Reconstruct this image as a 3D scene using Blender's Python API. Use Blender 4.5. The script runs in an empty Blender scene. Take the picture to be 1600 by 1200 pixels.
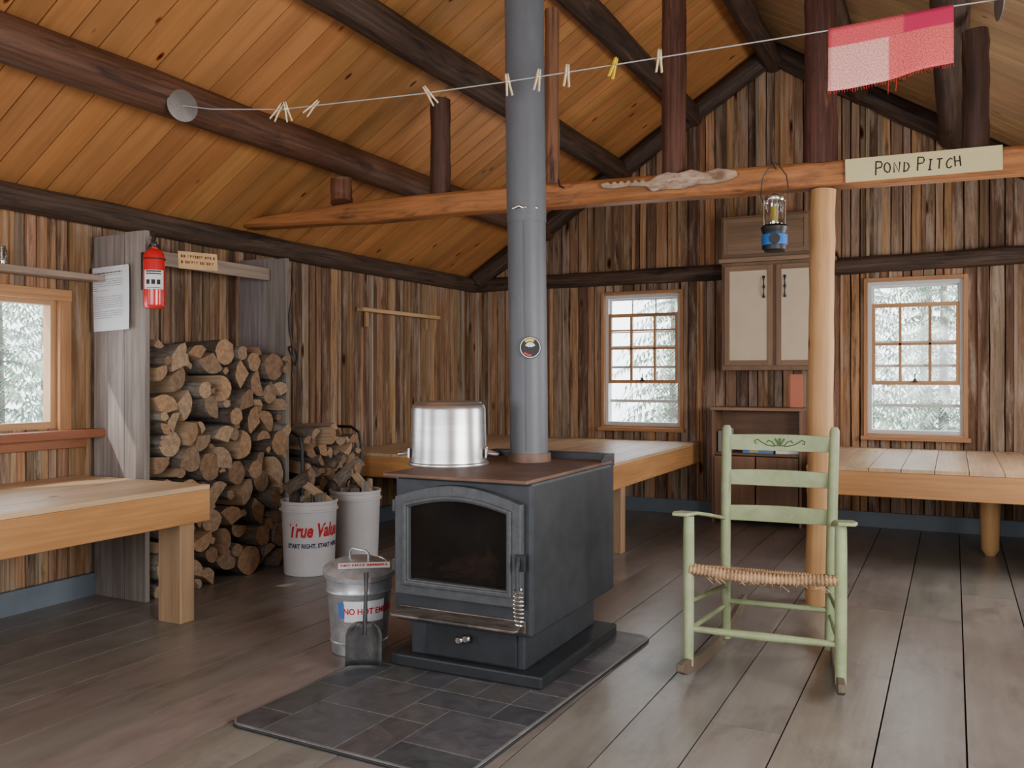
import bpy, bmesh, math, random
from mathutils import Vector, Matrix
R = random.Random(11)
V = Vector
COL = bpy.context.scene.collection
XL, XR, YB, YF = -4.30, 1.58, 7.67, -1.6
ZE, XRG, ZR = 2.18, -1.36, 4.02
SL = (ZR-ZE)/(XRG-XL)
def roof(x): return ZE+SL*(x-XL) if x < XRG else ZE+SL*(XR-x)

# ------------------------------------------------------------------ materials
def base(name):
    m = bpy.data.materials.new(name); m.use_nodes = True
    nt = m.node_tree; nt.nodes.clear()
    o = nt.nodes.new('ShaderNodeOutputMaterial'); b = nt.nodes.new('ShaderNodeBsdfPrincipled')
    nt.links.new(b.outputs[0], o.inputs[0]); return m, nt, b, o
def mapn(nt, src, sc):
    n = nt.nodes.new('ShaderNodeMapping'); n.inputs['Scale'].default_value = sc
    nt.links.new(src, n.inputs[0]); return n.outputs[0]
def noise(nt, src, scale=1, detail=4, rough=.6, dist=0):
    n = nt.nodes.new('ShaderNodeTexNoise'); n.inputs['Scale'].default_value = scale
    n.inputs['Detail'].default_value = detail; n.inputs['Roughness'].default_value = rough
    n.inputs['Distortion'].default_value = dist
    nt.links.new(src, n.inputs['Vector']); return n.outputs['Fac']
def ramp(nt, src, stops):
    n = nt.nodes.new('ShaderNodeValToRGB'); e = n.color_ramp.elements
    while len(e) < len(stops): e.new(.5)
    for i, (p, c) in enumerate(stops):
        e[i].position = p
        e[i].color = (c, c, c, 1) if not hasattr(c, '__len__') else (*c, 1)
    nt.links.new(src, n.inputs[0]); return n.outputs[0]
def mix(nt, a, b, fac=1., mode='MIX'):
    n = nt.nodes.new('ShaderNodeMix'); n.data_type = 'RGBA'; n.blend_type = mode
    for s, i in ((fac, 0), (a, 6), (b, 7)):
        if isinstance(s, (int, float)): n.inputs[i].default_value = s
        elif isinstance(s, tuple): n.inputs[i].default_value = (*s, 1)
        else: nt.links.new(s, n.inputs[i])
    return n.outputs[2]
def bump(nt, b, h, st, dist=.01):
    n = nt.nodes.new('ShaderNodeBump'); n.inputs['Strength'].default_value = st
    n.inputs['Distance'].default_value = dist
    nt.links.new(h, n.inputs['Height']); nt.links.new(n.outputs[0], b.inputs['Normal'])
def wood(name, grain=(.55, 1.15), weather=None, wth=(.52, .62), wsc=(1.3, 10), dark=None, dth=(.55, .65), knots=0, rough=.6, bst=.4, spec=.3, wamt=1., gs=(1.6, 48), dist=.8, kth=(.03, .065, .12), dsc=(1.8, 14)):
    m, nt, b, o = base(name)
    tc = nt.nodes.new('ShaderNodeTexCoord').outputs['UV']
    at = nt.nodes.new('ShaderNodeAttribute'); at.attribute_name = 'pc'
    g = noise(nt, mapn(nt, tc, (gs[0], gs[1], 1)), 1, 5, .65, .4*min(1, dist))
    c = mix(nt, at.outputs['Color'], ramp(nt, g, [(.3, grain[0]), (.7, grain[1])]), 1., 'MULTIPLY')
    big = noise(nt, mapn(nt, tc, (.9, 5, 1)), 1, 3)
    c = mix(nt, c, ramp(nt, big, [(.3, .75), (.7, 1.2)]), 1., 'MULTIPLY')
    if weather:
        w = noise(nt, mapn(nt, tc, (wsc[0], wsc[1], 1)), 1, 8, .7, dist)
        f = ramp(nt, w, [(wth[0], 0.), (wth[1], wamt)])
        c = mix(nt, c, weather, f)
    if dark:
        mp = nt.nodes.new('ShaderNodeMapping'); mp.inputs['Scale'].default_value = (dsc[0], dsc[1], 1); mp.inputs['Location'].default_value = (31, 7, 0)
        nt.links.new(tc, mp.inputs[0])
        w = noise(nt, mp.outputs[0], 1, 8, .7, dist)
        c = mix(nt, c, dark, ramp(nt, w, [(dth[0], 0.), (dth[1], .85)]))
    if knots:
        vn = nt.nodes.new('ShaderNodeTexVoronoi'); vn.inputs['Scale'].default_value = 1.
        nt.links.new(mapn(nt, tc, (knots*1.0, knots*2.3, 1)), vn.inputs['Vector'])
        k = ramp(nt, vn.outputs['Distance'], [(kth[0], (.10, .035, .01)), (kth[1], (.32, .15, .06)), (kth[2], (1, 1, 1))])
        c = mix(nt, c, k, 1., 'MULTIPLY')
    nt.links.new(c, b.inputs['Base Color'])
    b.inputs['Roughness'].default_value = rough; b.inputs['Specular IOR Level'].default_value = spec
    bump(nt, b, g, bst, .006)
    return m
def plain(name, col, rough=.5, metal=0., var=.15, sc=6., bst=0., spec=.5, col2=None, th=(.5, .65), stretch=(1, 1, 1), coat=0):
    m, nt, b, o = base(name)
    tc = mapn(nt, nt.nodes.new('ShaderNodeTexCoord').outputs['Object'], stretch)
    n = noise(nt, tc, sc, 6, .65)
    c = mix(nt, tuple(col), ramp(nt, n, [(.3, 1-var), (.7, 1+var)]), 1., 'MULTIPLY')
    if col2:
        n2 = noise(nt, tc, sc*.6, 8, .75, .5)
        c = mix(nt, c, tuple(col2), ramp(nt, n2, [(th[0], 0.), (th[1], 1.)]))
    nt.links.new(c, b.inputs['Base Color'])
    b.inputs['Roughness'].default_value = rough; b.inputs['Metallic'].default_value = metal
    b.inputs['Specular IOR Level'].default_value = spec; b.inputs['Coat Weight'].default_value = coat
    if bst: bump(nt, b, n, bst, .004)
    return m

M = {}
M['wall'] = wood('weathered_wall_boards', (.5, 1.28), (.44, .345, .27), (.50, .66), (1.3, 9), (.045, .028, .02), (.55, .67), knots=1.7, rough=.85, bst=.9, spec=.12, wamt=.75, dist=.3, dsc=(1.6, 11))
M['ceil'] = wood('amber_pine_ceiling', (.88, 1.1), None, None, None, None, knots=2.7, rough=.5, bst=.06, spec=.3, gs=(.5, 34), dist=.1, kth=(.035, .065, .10))
M['floor'] = wood('worn_painted_floor', (.93, 1.06), (.30, .27, .25), (.46, .78), (2.2, 3.0), (.095, .078, .068), (.52, .76), rough=.31, bst=.1, spec=.5, wamt=.65, dist=.5, dsc=(2.5, 6))
M['log'] = wood('dark_stained_log', (.35, 1.3), (.22, .115, .06), (.60, .78), (1.0, 7), rough=.6, bst=.8, dark=(.014, .010, .009), dth=(.50, .66))
M['redlog'] = wood('red_stained_log', (.45, 1.3), (.30, .12, .05), (.62, .76), (1.2, 9), rough=.5, bst=.7, dark=(.025, .014, .012), dth=(.52, .68))
M['beam'] = wood('orange_tie_beam', (.55, 1.2), (.15, .065, .038), (.52, .66), (1.5, 6), rough=.5, bst=.6, dark=(.04, .022, .016), dth=(.56, .7), knots=.9)
M['pole'] = wood('peeled_pole_wood', (.8, 1.1), (.32, .15, .07), (.64, .74), (2.2, 9), rough=.5, bst=.3, knots=2.0, kth=(.03, .055, .09))
M['bunk'] = wood('bunk_pine', (.80, 1.12), None, knots=2.2, rough=.42, bst=.1, spec=.45, dist=.15, kth=(.03, .055, .09))
M['grey'] = wood('grey_barn_board', (.6, 1.15), (.14, .115, .10), (.56, .72), (1.0, 6), rough=.8, bst=.5, knots=1.2, dist=.3)
M['sash'] = wood('window_wood', (.75, 1.15), None, rough=.5, bst=.2)
M['cab'] = wood('cabinet_wood', (.8, 1.1), None, rough=.5, bst=.1)
M['trimblue'] = plain('blue_grey_paint', (.135, .17, .205), .55, var=.15, sc=4)
M['backing'] = plain('dark_backing', (.02, .014, .01), .9)
M['stove'] = plain('stove_black_steel', (.045, .051, .060), .42, .3, .2, 14, .12, col2=(.078, .087, .098), th=(.55, .9))
M['stovedk'] = plain('stove_dark_iron', (.026, .03, .035), .5, .3, .2, 14, .15)
M['rust'] = plain('rusty_stove_top', (.15, .083, .058), .55, .2, .3, 6, .2, col2=(.07, .05, .045), th=(.48, .72))
M['lip'] = plain('heat_worn_lip', (.20, .165, .14), .45, .5, .3, 8, .1, col2=(.07, .06, .055), th=(.42, .60), stretch=(1, 4, 1))
M['door'] = plain('stove_door_iron', (.08, .086, .094), .5, .3, .2, 30, .25, col2=(.15, .145, .14), th=(.55, .8))
M['pipe'] = plain('grey_stovepipe', (.115, .123, .14), .5, .15, .14, 5, .03, col2=(.16, .168, .182), th=(.5, .8), stretch=(1, 1, .3))
M['sooty'] = plain('sooty_glass', (.006, .005, .005), .12, 0, .5, 6, 0, col2=(.04, .02, .014), th=(.55, .8))
M['alu'] = plain('brushed_aluminium', (.58, .58, .58), .32, .95, .16, 5, .06, col2=(.36, .35, .34), th=(.5, .75), stretch=(.5, .5, 4))
M['steel'] = plain('bright_steel', (.6, .58, .55), .25, 1., .1)
M['galv'] = plain('galvanised_steel', (.48, .50, .53), .36, .6, .25, 16, .05)
M['tin'] = plain('dull_tin', (.20, .185, .17), .5, .4, .2, 12, .05)
M['blk'] = plain('black_plastic', (.012, .012, .013), .45)
M['shovel'] = plain('blackened_shovel_steel', (.05, .05, .052), .5, .5, .3, 12, .1, col2=(.16, .15, .14), th=(.5, .75))
M['white'] = plain('white_plastic', (.64, .64, .66), .45, var=.05)
M['paper'] = plain('white_paper', (.76, .78, .81), .8, var=.03)
M['ink'] = plain('grey_ink', (.13, .14, .17), .8)
M['inkdk'] = plain('dark_marker', (.03, .015, .012), .7)
M['redp'] = plain('red_print', (.60, .012, .02), .5)
M['navy'] = plain('navy_print', (.03, .04, .10), .5)
M['red'] = plain('red_enamel', (.66, .015, .02), .25, var=.05, coat=.5)
M['orangep'] = plain('orange_card', (.72, .47, .23), .7)
M['brownp'] = plain('brown_print', (.38, .10, .03), .7)
M['bluetape'] = plain('blue_tape', (.05, .16, .5), .6)
M['blue'] = plain('blue_rubber', (.02, .16, .52), .45)
M['yellow'] = plain('yellow_plastic', (.80, .58, .03), .4)
M['green'] = plain('sage_green_paint', (.265, .32, .165), .5, var=.2, sc=8, bst=.1, col2=(.38, .41, .26), th=(.5, .72))
M['greendk'] = plain('dark_green_stencil', (.07, .13, .045), .6)
M['rush'] = plain('woven_rush', (.42, .26, .14), .8, var=.4, sc=30, bst=.5, col2=(.18, .105, .055), th=(.5, .6), stretch=(.4, 3, 1))
M['rock'] = plain('worn_rocker_wood', (.105, .075, .05), .6, var=.2, sc=8, col2=(.17, .18, .10), th=(.54, .66))
M['cream'] = plain('cream_panel', (.62, .51, .37), .6, var=.05)
M['card'] = plain('yellow_sign_board', (.70, .61, .33), .6, var=.06, sc=5)
M['drift'] = plain('driftwood', (.44, .31, .22), .8, var=.4, sc=9, bst=.6, col2=(.20, .11, .065), th=(.5, .62), stretch=(1, 1, 4))
M['snow'] = plain('snow', (.78, .82, .86), .8, var=.15, sc=.8, bst=.3, col2=(.45, .50, .46), th=(.55, .68))
M['needles'] = plain('spruce_needles', (.19, .25, .17), .8, var=.4, sc=3, col2=(.60, .66, .60), th=(.47, .62))
M['bark'] = plain('tree_bark', (.26, .22, .20), .9, var=.4, sc=8)
M['pinw'] = plain('clothespin_wood', (.70, .56, .37), .6)
M['cord'] = plain('clothesline_cord', (.42, .42, .42), .6)
M['storm'] = plain('storm_frame', (.58, .58, .58), .5, var=.05)

def slate():
    m, nt, b, o = base('slate_tiles')
    tc = mapn(nt, nt.nodes.new('ShaderNodeTexCoord').outputs['Object'], (1, 1, 1))
    at = nt.nodes.new('ShaderNodeAttribute'); at.attribute_name = 'pc'
    n = noise(nt, tc, 9, 9, .75, .8)
    c = mix(nt, at.outputs['Color'], ramp(nt, n, [(.3, .65), (.7, 1.45)]), 1., 'MULTIPLY')
    nt.links.new(c, b.inputs['Base Color'])
    nt.links.new(ramp(nt, n, [(.3, .25), (.7, .5)]), b.inputs['Roughness'])
    bump(nt, b, n, .35, .006); return m
M['slate'] = slate()
def endgrain():
    m, nt, b, o = base('cut_log_end')
    tc = nt.nodes.new('ShaderNodeTexCoord').outputs['Object']
    mp = mapn(nt, tc, (0, 1, 1))
    w = nt.nodes.new('ShaderNodeTexWave'); w.wave_type = 'RINGS'; w.rings_direction = 'SPHERICAL'
    w.inputs['Scale'].default_value = 2.6; w.inputs['Distortion'].default_value = 1.2; w.inputs['Detail'].default_value = 2
    nt.links.new(mp, w.inputs['Vector'])
    oi = nt.nodes.new('ShaderNodeObjectInfo')
    c0 = ramp(nt, oi.outputs['Random'], [(0, (.46, .28, .15)), (.3, (.34, .20, .11)), (.6, (.25, .15, .09)), (.8, (.40, .28, .18)), (1, (.50, .33, .19))])
    c = mix(nt, c0, ramp(nt, w.outputs['Fac'], [(0, .82), (1, 1.08)]), 1., 'MULTIPLY')
    n = noise(nt, tc, 2.5, 8, .75)
    c = mix(nt, c, ramp(nt, n, [(.35, .5), (.6, 1.1)]), 1., 'MULTIPLY')
    nt.links.new(c, b.inputs['Base Color']); b.inputs['Roughness'].default_value = .85
    bump(nt, b, n, .4, .01); return m
M['end'] = endgrain()
def barkm():
    m, nt, b, o = base('firewood_bark')
    tc = nt.nodes.new('ShaderNodeTexCoord').outputs['Object']
    oi = nt.nodes.new('ShaderNodeObjectInfo')
    c0 = ramp(nt, oi.outputs['Random'], [(0, (.13, .10, .08)), (.5, (.23, .18, .145)), (1, (.38, .33, .28))])
    n = noise(nt, mapn(nt, tc, (8, 3, 3)), 1.2, 8, .75)
    c = mix(nt, c0, ramp(nt, n, [(.35, .4), (.65, 1.3)]), 1., 'MULTIPLY')
    nt.links.new(c, b.inputs['Base Color']); b.inputs['Roughness'].default_value = .9
    bump(nt, b, n, .8, .02); return m
M['fbark'] = barkm()
def sidem():
    m, nt, b, o = base('split_face_wood')
    tc = nt.nodes.new('ShaderNodeTexCoord').outputs['Object']
    n = noise(nt, mapn(nt, tc, (3, 9, 9)), 1, 6, .7)
    c = ramp(nt, n, [(.3, (.32, .20, .11)), (.7, (.60, .43, .27))])
    nt.links.new(c, b.inputs['Base Color']); b.inputs['Roughness'].default_value = .85
    bump(nt, b, n, .5, .01); return m
M['split'] = sidem()
def glassm(name, col=(1, 1, 1), g=.06):
    m, nt, b, o = base(name); nt.nodes.remove(b)
    t = nt.nodes.new('ShaderNodeBsdfTransparent'); t.inputs[0].default_value = (*col, 1)
    gl = nt.nodes.new('ShaderNodeBsdfGlossy'); gl.inputs['Roughness'].default_value = .05
    mx = nt.nodes.new('ShaderNodeMixShader'); mx.inputs[0].default_value = g
    nt.links.new(t.outputs[0], mx.inputs[1]); nt.links.new(gl.outputs[0], mx.inputs[2]); nt.links.new(mx.outputs[0], o.inputs[0]); return m
M['glass'] = glassm('window_glass', (.97, .98, .98), .05)
M['globe'] = glassm('clear_globe', (.86, .88, .9), .3)
def towelm():
    m, nt, b, o = base('checked_towel_cloth')
    tc = nt.nodes.new('ShaderNodeTexCoord').outputs['UV']
    sp = nt.nodes.new('ShaderNodeSeparateXYZ'); nt.links.new(tc, sp.inputs[0])
    u, v = sp.outputs[0], sp.outputs[1]
    n = noise(nt, mapn(nt, tc, (80, 50, 1)), 1, 3, .8)
    pink = mix(nt, (.56, .10, .10), (.88, .58, .52), ramp(nt, n, [(.35, 0.), (.65, 1.)]))
    redc = mix(nt, (.52, .015, .035), (.80, .20, .18), ramp(nt, n, [(.35, 0.), (.65, 1.)]))
    c = mix(nt, pink, redc, ramp(nt, u, [(.485, 0.), (.495, 1.)]))
    top = mix(nt, redc, (.46, .01, .08), ramp(nt, u, [(.60, 0.), (.62, 1.)]))
    top = mix(nt, top, (.52, .02, .07), .4)
    c = mix(nt, top, c, ramp(nt, v, [(.30, 0.), (.32, 1.)]))
    nt.links.new(c, b.inputs['Base Color']); b.inputs['Roughness'].default_value = .95
    bump(nt, b, n, .4, .003); return m
M['towel'] = towelm()

# ------------------------------------------------------------------ mesh builder
class B:
    def __init__(s):
        s.bm = bmesh.new(); s.uv = s.bm.loops.layers.uv.new('UVMap'); s.pc = s.bm.loops.layers.float_color.new('pc')
    def f(s, vs, uvs=None, col=(.5, .5, .5), mi=0):
        try: fc = s.bm.faces.new(vs)
        except ValueError: return None
        fc.material_index = mi
        for i, l in enumerate(fc.loops):
            l[s.pc] = (*col, 1)
            if uvs: l[s.uv].uv = uvs[i]
        return fc
    def plank(s, o, a, b, n, L, W, T, col=(.5, .4, .3), seg=1, wob=0., mi=0, L2=None, cham=0.):
        o, a, b, n = V(o), V(a).normalized(), V(b).normalized(), V(n).normalized()
        L2 = L if L2 is None else L2
        ru, rv = R.random()*20, R.random()*20
        rows = []; N = s.bm.verts.new
        for i in range(seg+1):
            t = i/seg; w0 = R.uniform(-wob, wob); w1 = W+R.uniform(-wob, wob)
            p0 = o+a*(L*t)+b*w0; p1 = o+a*(L2*t)+b*w1
            rows.append((N(p0+n*T+b*cham), N(p1+n*T-b*cham), N(p1), N(p0), L*t+ru))
        for r0, r1 in zip(rows, rows[1:]):
            u0, u1 = r0[4], r1[4]
            for i, j, va, vb in ((0, 1, rv, rv+W), (1, 2, rv+W, rv+W+T), (2, 3, rv+W, rv), (3, 0, rv-T, rv)):
                s.f([r0[i], r0[j], r1[j], r1[i]], [(u0, va), (u0, vb), (u1, vb), (u1, va)], col, mi)
        for r in (rows[0], rows[-1]):
            s.f(list(r[:4]), [(r[4], rv), (r[4], rv+W), (r[4]+T, rv+W), (r[4]+T, rv)], col, mi)
    def box(s, x0, x1, y0, y1, z0, z1, col=(.5, .4, .3), mi=0, grain='x'):
        d = {'x': ((1, 0, 0), (0, 1, 0), (0, 0, 1), x1-x0, y1-y0, z1-z0), 'y': ((0, 1, 0), (0, 0, 1), (1, 0, 0), y1-y0, z1-z0, x1-x0),
             'z': ((0, 0, 1), (1, 0, 0), (0, 1, 0), z1-z0, x1-x0, y1-y0)}[grain]
        s.plank((x0, y0, z0), d[0], d[1], d[2], d[3], d[4], d[5], col, mi=mi)
    def tube(s, pts, rad, seg=12, col=(.5, .4, .3), mi=0, cap=True, jit=0., closed=False):
        pts = [V(p) for p in pts]; n = len(pts)
        if not hasattr(rad, '__len__'): rad = [rad]*n
        ru, rv = R.random()*20, R.random()*20
        t = [(pts[min(i+1, n-1)]-pts[max(i-1, 0)]).normalized() for i in range(n)]
        if closed: t = [(pts[(i+1) % n]-pts[(i-1) % n]).normalized() for i in range(n)]
        up = V((0, 0, 1)) if abs(t[0].z) < .9 else V((1, 0, 0))
        rings = []; L = 0.
        x = (up-t[0]*up.dot(t[0])).normalized()
        ph = [1+R.uniform(-jit, jit) for _ in range(seg)]
        for i in range(n):
            x = (x-t[i]*x.dot(t[i])).normalized(); y = t[i].cross(x)
            if i: L += (pts[i]-pts[i-1]).length
            ring = []
            for k in range(seg):
                a = 2*math.pi*k/seg; r = rad[i]*ph[k]*(1+R.uniform(-jit, jit)*.4)
                ring.append(s.bm.verts.new(pts[i]+x*(math.cos(a)*r)+y*(math.sin(a)*r)))
            rings.append((ring, L+ru))
        prs = list(zip(rings, rings[1:]))
        if closed: prs.append((rings[-1], rings[0]))
        for (r0, u0), (r1, u1) in prs:
            for k in range(seg):
                k2 = (k+1) % seg; v0 = rv+2*math.pi*k/seg*rad[0]; v1 = rv+2*math.pi*(k+1)/seg*rad[0]
                s.f([r0[k], r0[k2], r1[k2], r1[k]], [(u0, v0), (u0, v1), (u1, v1), (u1, v0)], col, mi)
        if cap and not closed:
            s.f(rings[0][0][::-1], [(0, 0)]*seg, col, mi); s.f(rings[-1][0], [(0, 0)]*seg, col, mi)
    def lathe(s, prof, seg=32, M4=None, mi=0, col=(.5, .5, .5), c=(0, 0, 0)):
        M4 = M4 or Matrix.Translation(V(c)); rings = []
        for r, z in prof:
            if r < 1e-5: rings.append([s.bm.verts.new(M4 @ V((0, 0, z)))])
            else: rings.append([s.bm.verts.new(M4 @ V((r*math.cos(2*math.pi*k/seg), r*math.sin(2*math.pi*k/seg), z))) for k in range(seg)])
        for a, b in zip(rings, rings[1:]):
            for k in range(seg):
                k2 = (k+1) % seg
                if len(a) == 1 and len(b) == 1: break
                if len(a) == 1: s.f([a[0], b[k2], b[k]], None, col, mi)
                elif len(b) == 1: s.f([a[k], a[k2], b[0]], None, col, mi)
                else: s.f([a[k], a[k2], b[k2], b[k]], None, col, mi)
    def prism(s, poly, o, a, b, n, T, col=(.5, .4, .3), mi=0):
        o, a, b, n = V(o), V(a), V(b), V(n)
        f0 = [s.bm.verts.new(o+a*p[0]+b*p[1]) for p in poly]; f1 = [s.bm.verts.new(o+a*p[0]+b*p[1]+n*T) for p in poly]
        uv = [(p[0], p[1]) for p in poly]
        s.f(f0, uv, col, mi); s.f(f1, uv, col, mi)
        m = len(poly)
        for i in range(m):
            j = (i+1) % m
            s.f([f0[i], f0[j], f1[j], f1[i]], [uv[i], uv[j], uv[j], uv[i]], col, mi)
    def ring_prism(s, outer, inner, o, a, b, n, T, col=(.5, .4, .3), mi=0):
        o, a, b, n = V(o), V(a), V(b), V(n); m = len(outer)
        mk = lambda P, t: [s.bm.verts.new(o+a*p[0]+b*p[1]+n*t) for p in P]
        o0, o1, i0, i1 = mk(outer, 0), mk(outer, T), mk(inner, 0), mk(inner, T)
        for k in range(m):
            j = (k+1) % m
            for q in ((o0[k], o0[j], o1[j], o1[k]), (i0[k], i0[j], i1[j], i1[k]), (o1[k], o1[j], i1[j], i1[k]), (o0[k], o0[j], i0[j], i0[k])):
                s.f(list(q), [(0, 0)]*4, col, mi)
    def rect(s, pts, up, w, h, col=(.5, .4, .3), mi=0):
        pts = [V(p) for p in pts]; n = len(pts); up = V(up); rows = []; L = 0
        if not hasattr(w, '__len__'): w = [w]*n
        if not hasattr(h, '__len__'): h = [h]*n
        for i in range(n):
            t = (pts[min(i+1, n-1)]-pts[max(i-1, 0)]).normalized()
            u = (up-t*up.dot(t)).normalized(); sd = t.cross(u)
            if i: L += (pts[i]-pts[i-1]).length
            rows.append([s.bm.verts.new(pts[i]+sd*(x*w[i]/2)+u*(y*h[i]/2)) for x, y in ((-1, -1), (1, -1), (1, 1), (-1, 1))]+[L])
        for a, b in zip(rows, rows[1:]):
            for k in range(4):
                j = (k+1) % 4
                s.f([a[k], a[j], b[j], b[k]], [(a[4], k*.1), (a[4], k*.1+.08), (b[4], k*.1+.08), (b[4], k*.1)], col, mi)
        s.f(rows[0][:4], [(0, 0)]*4, col, mi); s.f(rows[-1][:4], [(0, 0)]*4, col, mi)
    def done(s, name, mats, parent=None, loc=(0, 0, 0), rot=None, smooth=False, bevel=0., label=None, cat=None, group=None, kind=None, link=True, nosolid=False):
        if not nosolid: bmesh.ops.recalc_face_normals(s.bm, faces=s.bm.faces)
        if smooth:
            for e in s.bm.edges:
                if len(e.link_faces) == 2 and e.calc_face_angle(0) > math.radians(38): e.smooth = False
            for fc in s.bm.faces: fc.smooth = True
        me = bpy.data.meshes.new(name); s.bm.to_mesh(me); s.bm.free()
        for m in (mats if isinstance(mats, (list, tuple)) else [mats]): me.materials.append(M[m] if isinstance(m, str) else m)
        ob = bpy.data.objects.new(name, me)
        if link: COL.objects.link(ob)
        else: TEMPL.append(ob)
        ob.location = loc
        if rot: ob.rotation_euler = rot
        if parent: ob.parent = parent
        if bevel:
            md = ob.modifiers.new('bevel', 'BEVEL'); md.width = bevel; md.segments = 2; md.limit_method = 'ANGLE'; md.angle_limit = math.radians(40)
        tag(ob, label, cat, group, kind); return ob
TEMPL = []
def tag(o, label=None, cat=None, group=None, kind=None):
    if label: o['label'] = label
    if cat: o['category'] = cat
    if group: o['group'] = group
    if kind: o['kind'] = kind
def root(name, label, cat, loc, rz=0., group=None, kind=None):
    e = bpy.data.objects.new(name, None); COL.objects.link(e); e.empty_display_size = .1
    e.location = loc; e.rotation_euler = (0, 0, rz); tag(e, label, cat, group, kind); return e
def text(name, s, size, mat, parent, fn, extr=.0006, shear=0., bold=0., align='CENTER', sx=1.):
    cu = bpy.data.curves.new(name, 'FONT'); cu.body = s; cu.size = size; cu.align_x = align; cu.align_y = 'CENTER'
    cu.extrude = extr; cu.shear = shear; cu.offset = bold; cu.resolution_u = 3
    t = bpy.data.objects.new('tmp', cu); COL.objects.link(t)
    dg = bpy.context.evaluated_depsgraph_get(); me = bpy.data.meshes.new_from_object(t.evaluated_get(dg))
    bpy.data.objects.remove(t)
    for v in me.vertices: v.co = fn(V((v.co.x*sx, v.co.y, v.co.z)))
    me.materials.clear(); me.materials.append(M[mat])
    ob = bpy.data.objects.new(name, me); COL.objects.link(ob)
    if parent: ob.parent = parent
    return ob
def jc(c, v=.15):
    k = 1+R.uniform(-v, v); return tuple(x*k*(1+R.uniform(-.05, .05)) for x in c)

# ------------------------------------------------------------------ shell
PAL = [(.30, .17, .098), (.22, .13, .08), (.37, .20, .105), (.15, .088, .058), (.31, .21, .145), (.41, .235, .12), (.26, .17, .11), (.33, .195, .115)]
def plankwall(name, o, a, n, s0, s1, opens, topf, cuts=(), zb=None, full=True):
    a, n = V(a), V(n); b = B(); up = V((0, 0, 1))
    cs = sorted(set([s0, s1]+list(cuts)+[q for op in opens for q in op[:2]]))
    for c0, c1 in zip(cs, cs[1:]):
        mid = (c0+c1)/2
        def rngs(tp, sm):
            rr = [(0., tp)]
            for sa, sb, za, zb_ in opens:
                if sa <= sm <= sb:
                    rr = [q for r in rr for q in ((r[0], min(za, r[1])), (max(zb_, r[0]), r[1])) if q[1]-q[0] > .01]
            return rr
        t0, t1 = topf(c0+1e-4), topf(c1-1e-4)
        for z0, z1 in rngs(max(t0, t1), mid):
            if z1 >= max(t0, t1)-1e-6:
                b.plank(V(o)+a*c0+up*z0-n*.10, up, a, n, t0-z0, c1-c0, .09, (.03, .02, .015), mi=1, L2=t1-z0)
            else: b.plank(V(o)+a*c0+up*z0-n*.10, up, a, n, z1-z0, c1-c0, .09, (.03, .02, .015), mi=1)
        p = c0
        while p < c1-.001:
            w = R.choice((.06, .07, .08, .09, .105)); q = min(p+w, c1)
            if c1-q < .03: q = c1
            tp0, tp1 = topf(p+1e-4), topf(q-1e-4)
            brk = [(z0, z1) for z0, z1 in rngs(max(tp0, tp1), (p+q)/2)]
            for z0, z1 in brk:
                pieces = [(z0, z1)]
                if zb and z0 < zb < z1: pieces = [(z0, zb), (zb, z1)]
                for y0, y1 in pieces:
                    last = y1 >= max(tp0, tp1)-1e-6
                    th = R.uniform(.004, .022); col = jc(R.choice(PAL), .2)
                    sg = max(1, int((y1-y0)/.22)) if full else 1
                    b.plank(V(o)+a*(p+.002)+up*y0-n*.012, up, a, n, (tp0 if last else y1)-y0, q-p-.004, .012+th, col, sg, .0035 if full else 0, L2=(tp1 if last else y1)-y0, cham=.004)
                    if full and R.random() < .40:
                        bw = R.uniform(.020, .036); bc = jc(R.choice([(.42, .24, .115), (.34, .20, .105), (.38, .29, .20), (.18, .105, .065)]), .2)
                        l0 = (tp0 if last else y1)-y0-.02
                        b.plank(V(o)+a*(p-bw/2)+up*y0-n*.0, up, a, n, min(l0, (tp1 if last else y1)-y0-.02), bw, th+.016, bc, sg, .002, cham=.003)
            p = q
    return b.done(name, ['wall', 'backing'], kind='structure', label='weathered vertical slab board wall' )
W1 = (-2.91, -2.14, .735, 1.985); W2 = (-.65, .10, .72, 2.0)
gable = lambda s: roof(s)
op_b = [(W1[0]+.03, W1[1]-.03, W1[2]+.03, W1[3]-.03), (W2[0]+.03, W2[1]-.03, W2[2]+.03, W2[3]-.03)]
plankwall('wall_back', (0, YB, 0), (1, 0, 0), (0, -1, 0), XL, XR, op_b, gable, cuts=(XRG,), zb=2.1)
WL = (2.0, 3.12, .93, 1.62)
plankwall('wall_left', (XL, 0, 0), (0, 1, 0), (1, 0, 0), YF, YB, [WL], lambda s: ZE)
plankwall('wall_right', (XR, 0, 0), (0, 1, 0), (-1, 0, 0), YF, YB, [], lambda s: ZE, full=False)
plankwall('wall_front', (0, YF, 0), (1, 0, 0), (0, 1, 0), XL, XR, [], gable, cuts=(XRG,), full=False)

b = B(); LEN = (XRG-XL)*math.sqrt(1+SL*SL)
for side in (1, -1):
    a = V((side, 0, SL)).normalized(); n = V((SL*side, 0, -1)).normalized()
    x0 = XL if side == 1 else XR
    b.plank(V((x0, YF-.1, ZE))-a*.35-n*.12, a, (0, 1, 0), n, LEN+.35, YB-YF+.3, .095, (.05, .03, .02), mi=1)
    y = YF-.1
    while y < YB+.1:
        w = R.uniform(.14, .18)
        c = jc((.44, .195, .066) if side == 1 else (.50, .32, .165), .10)  # same boards on both slopes; right slope's different lighting put into its paler colour
        b.plank(V((x0, y, ZE))-a*.3-n*.02, a, (0, 1, 0), n, LEN+.31, w-.004, .02, c, cham=.002)
        y += w
b.done('ceiling', ['ceil', 'backing'], kind='structure', label='orange knotty pine board ceiling')

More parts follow.
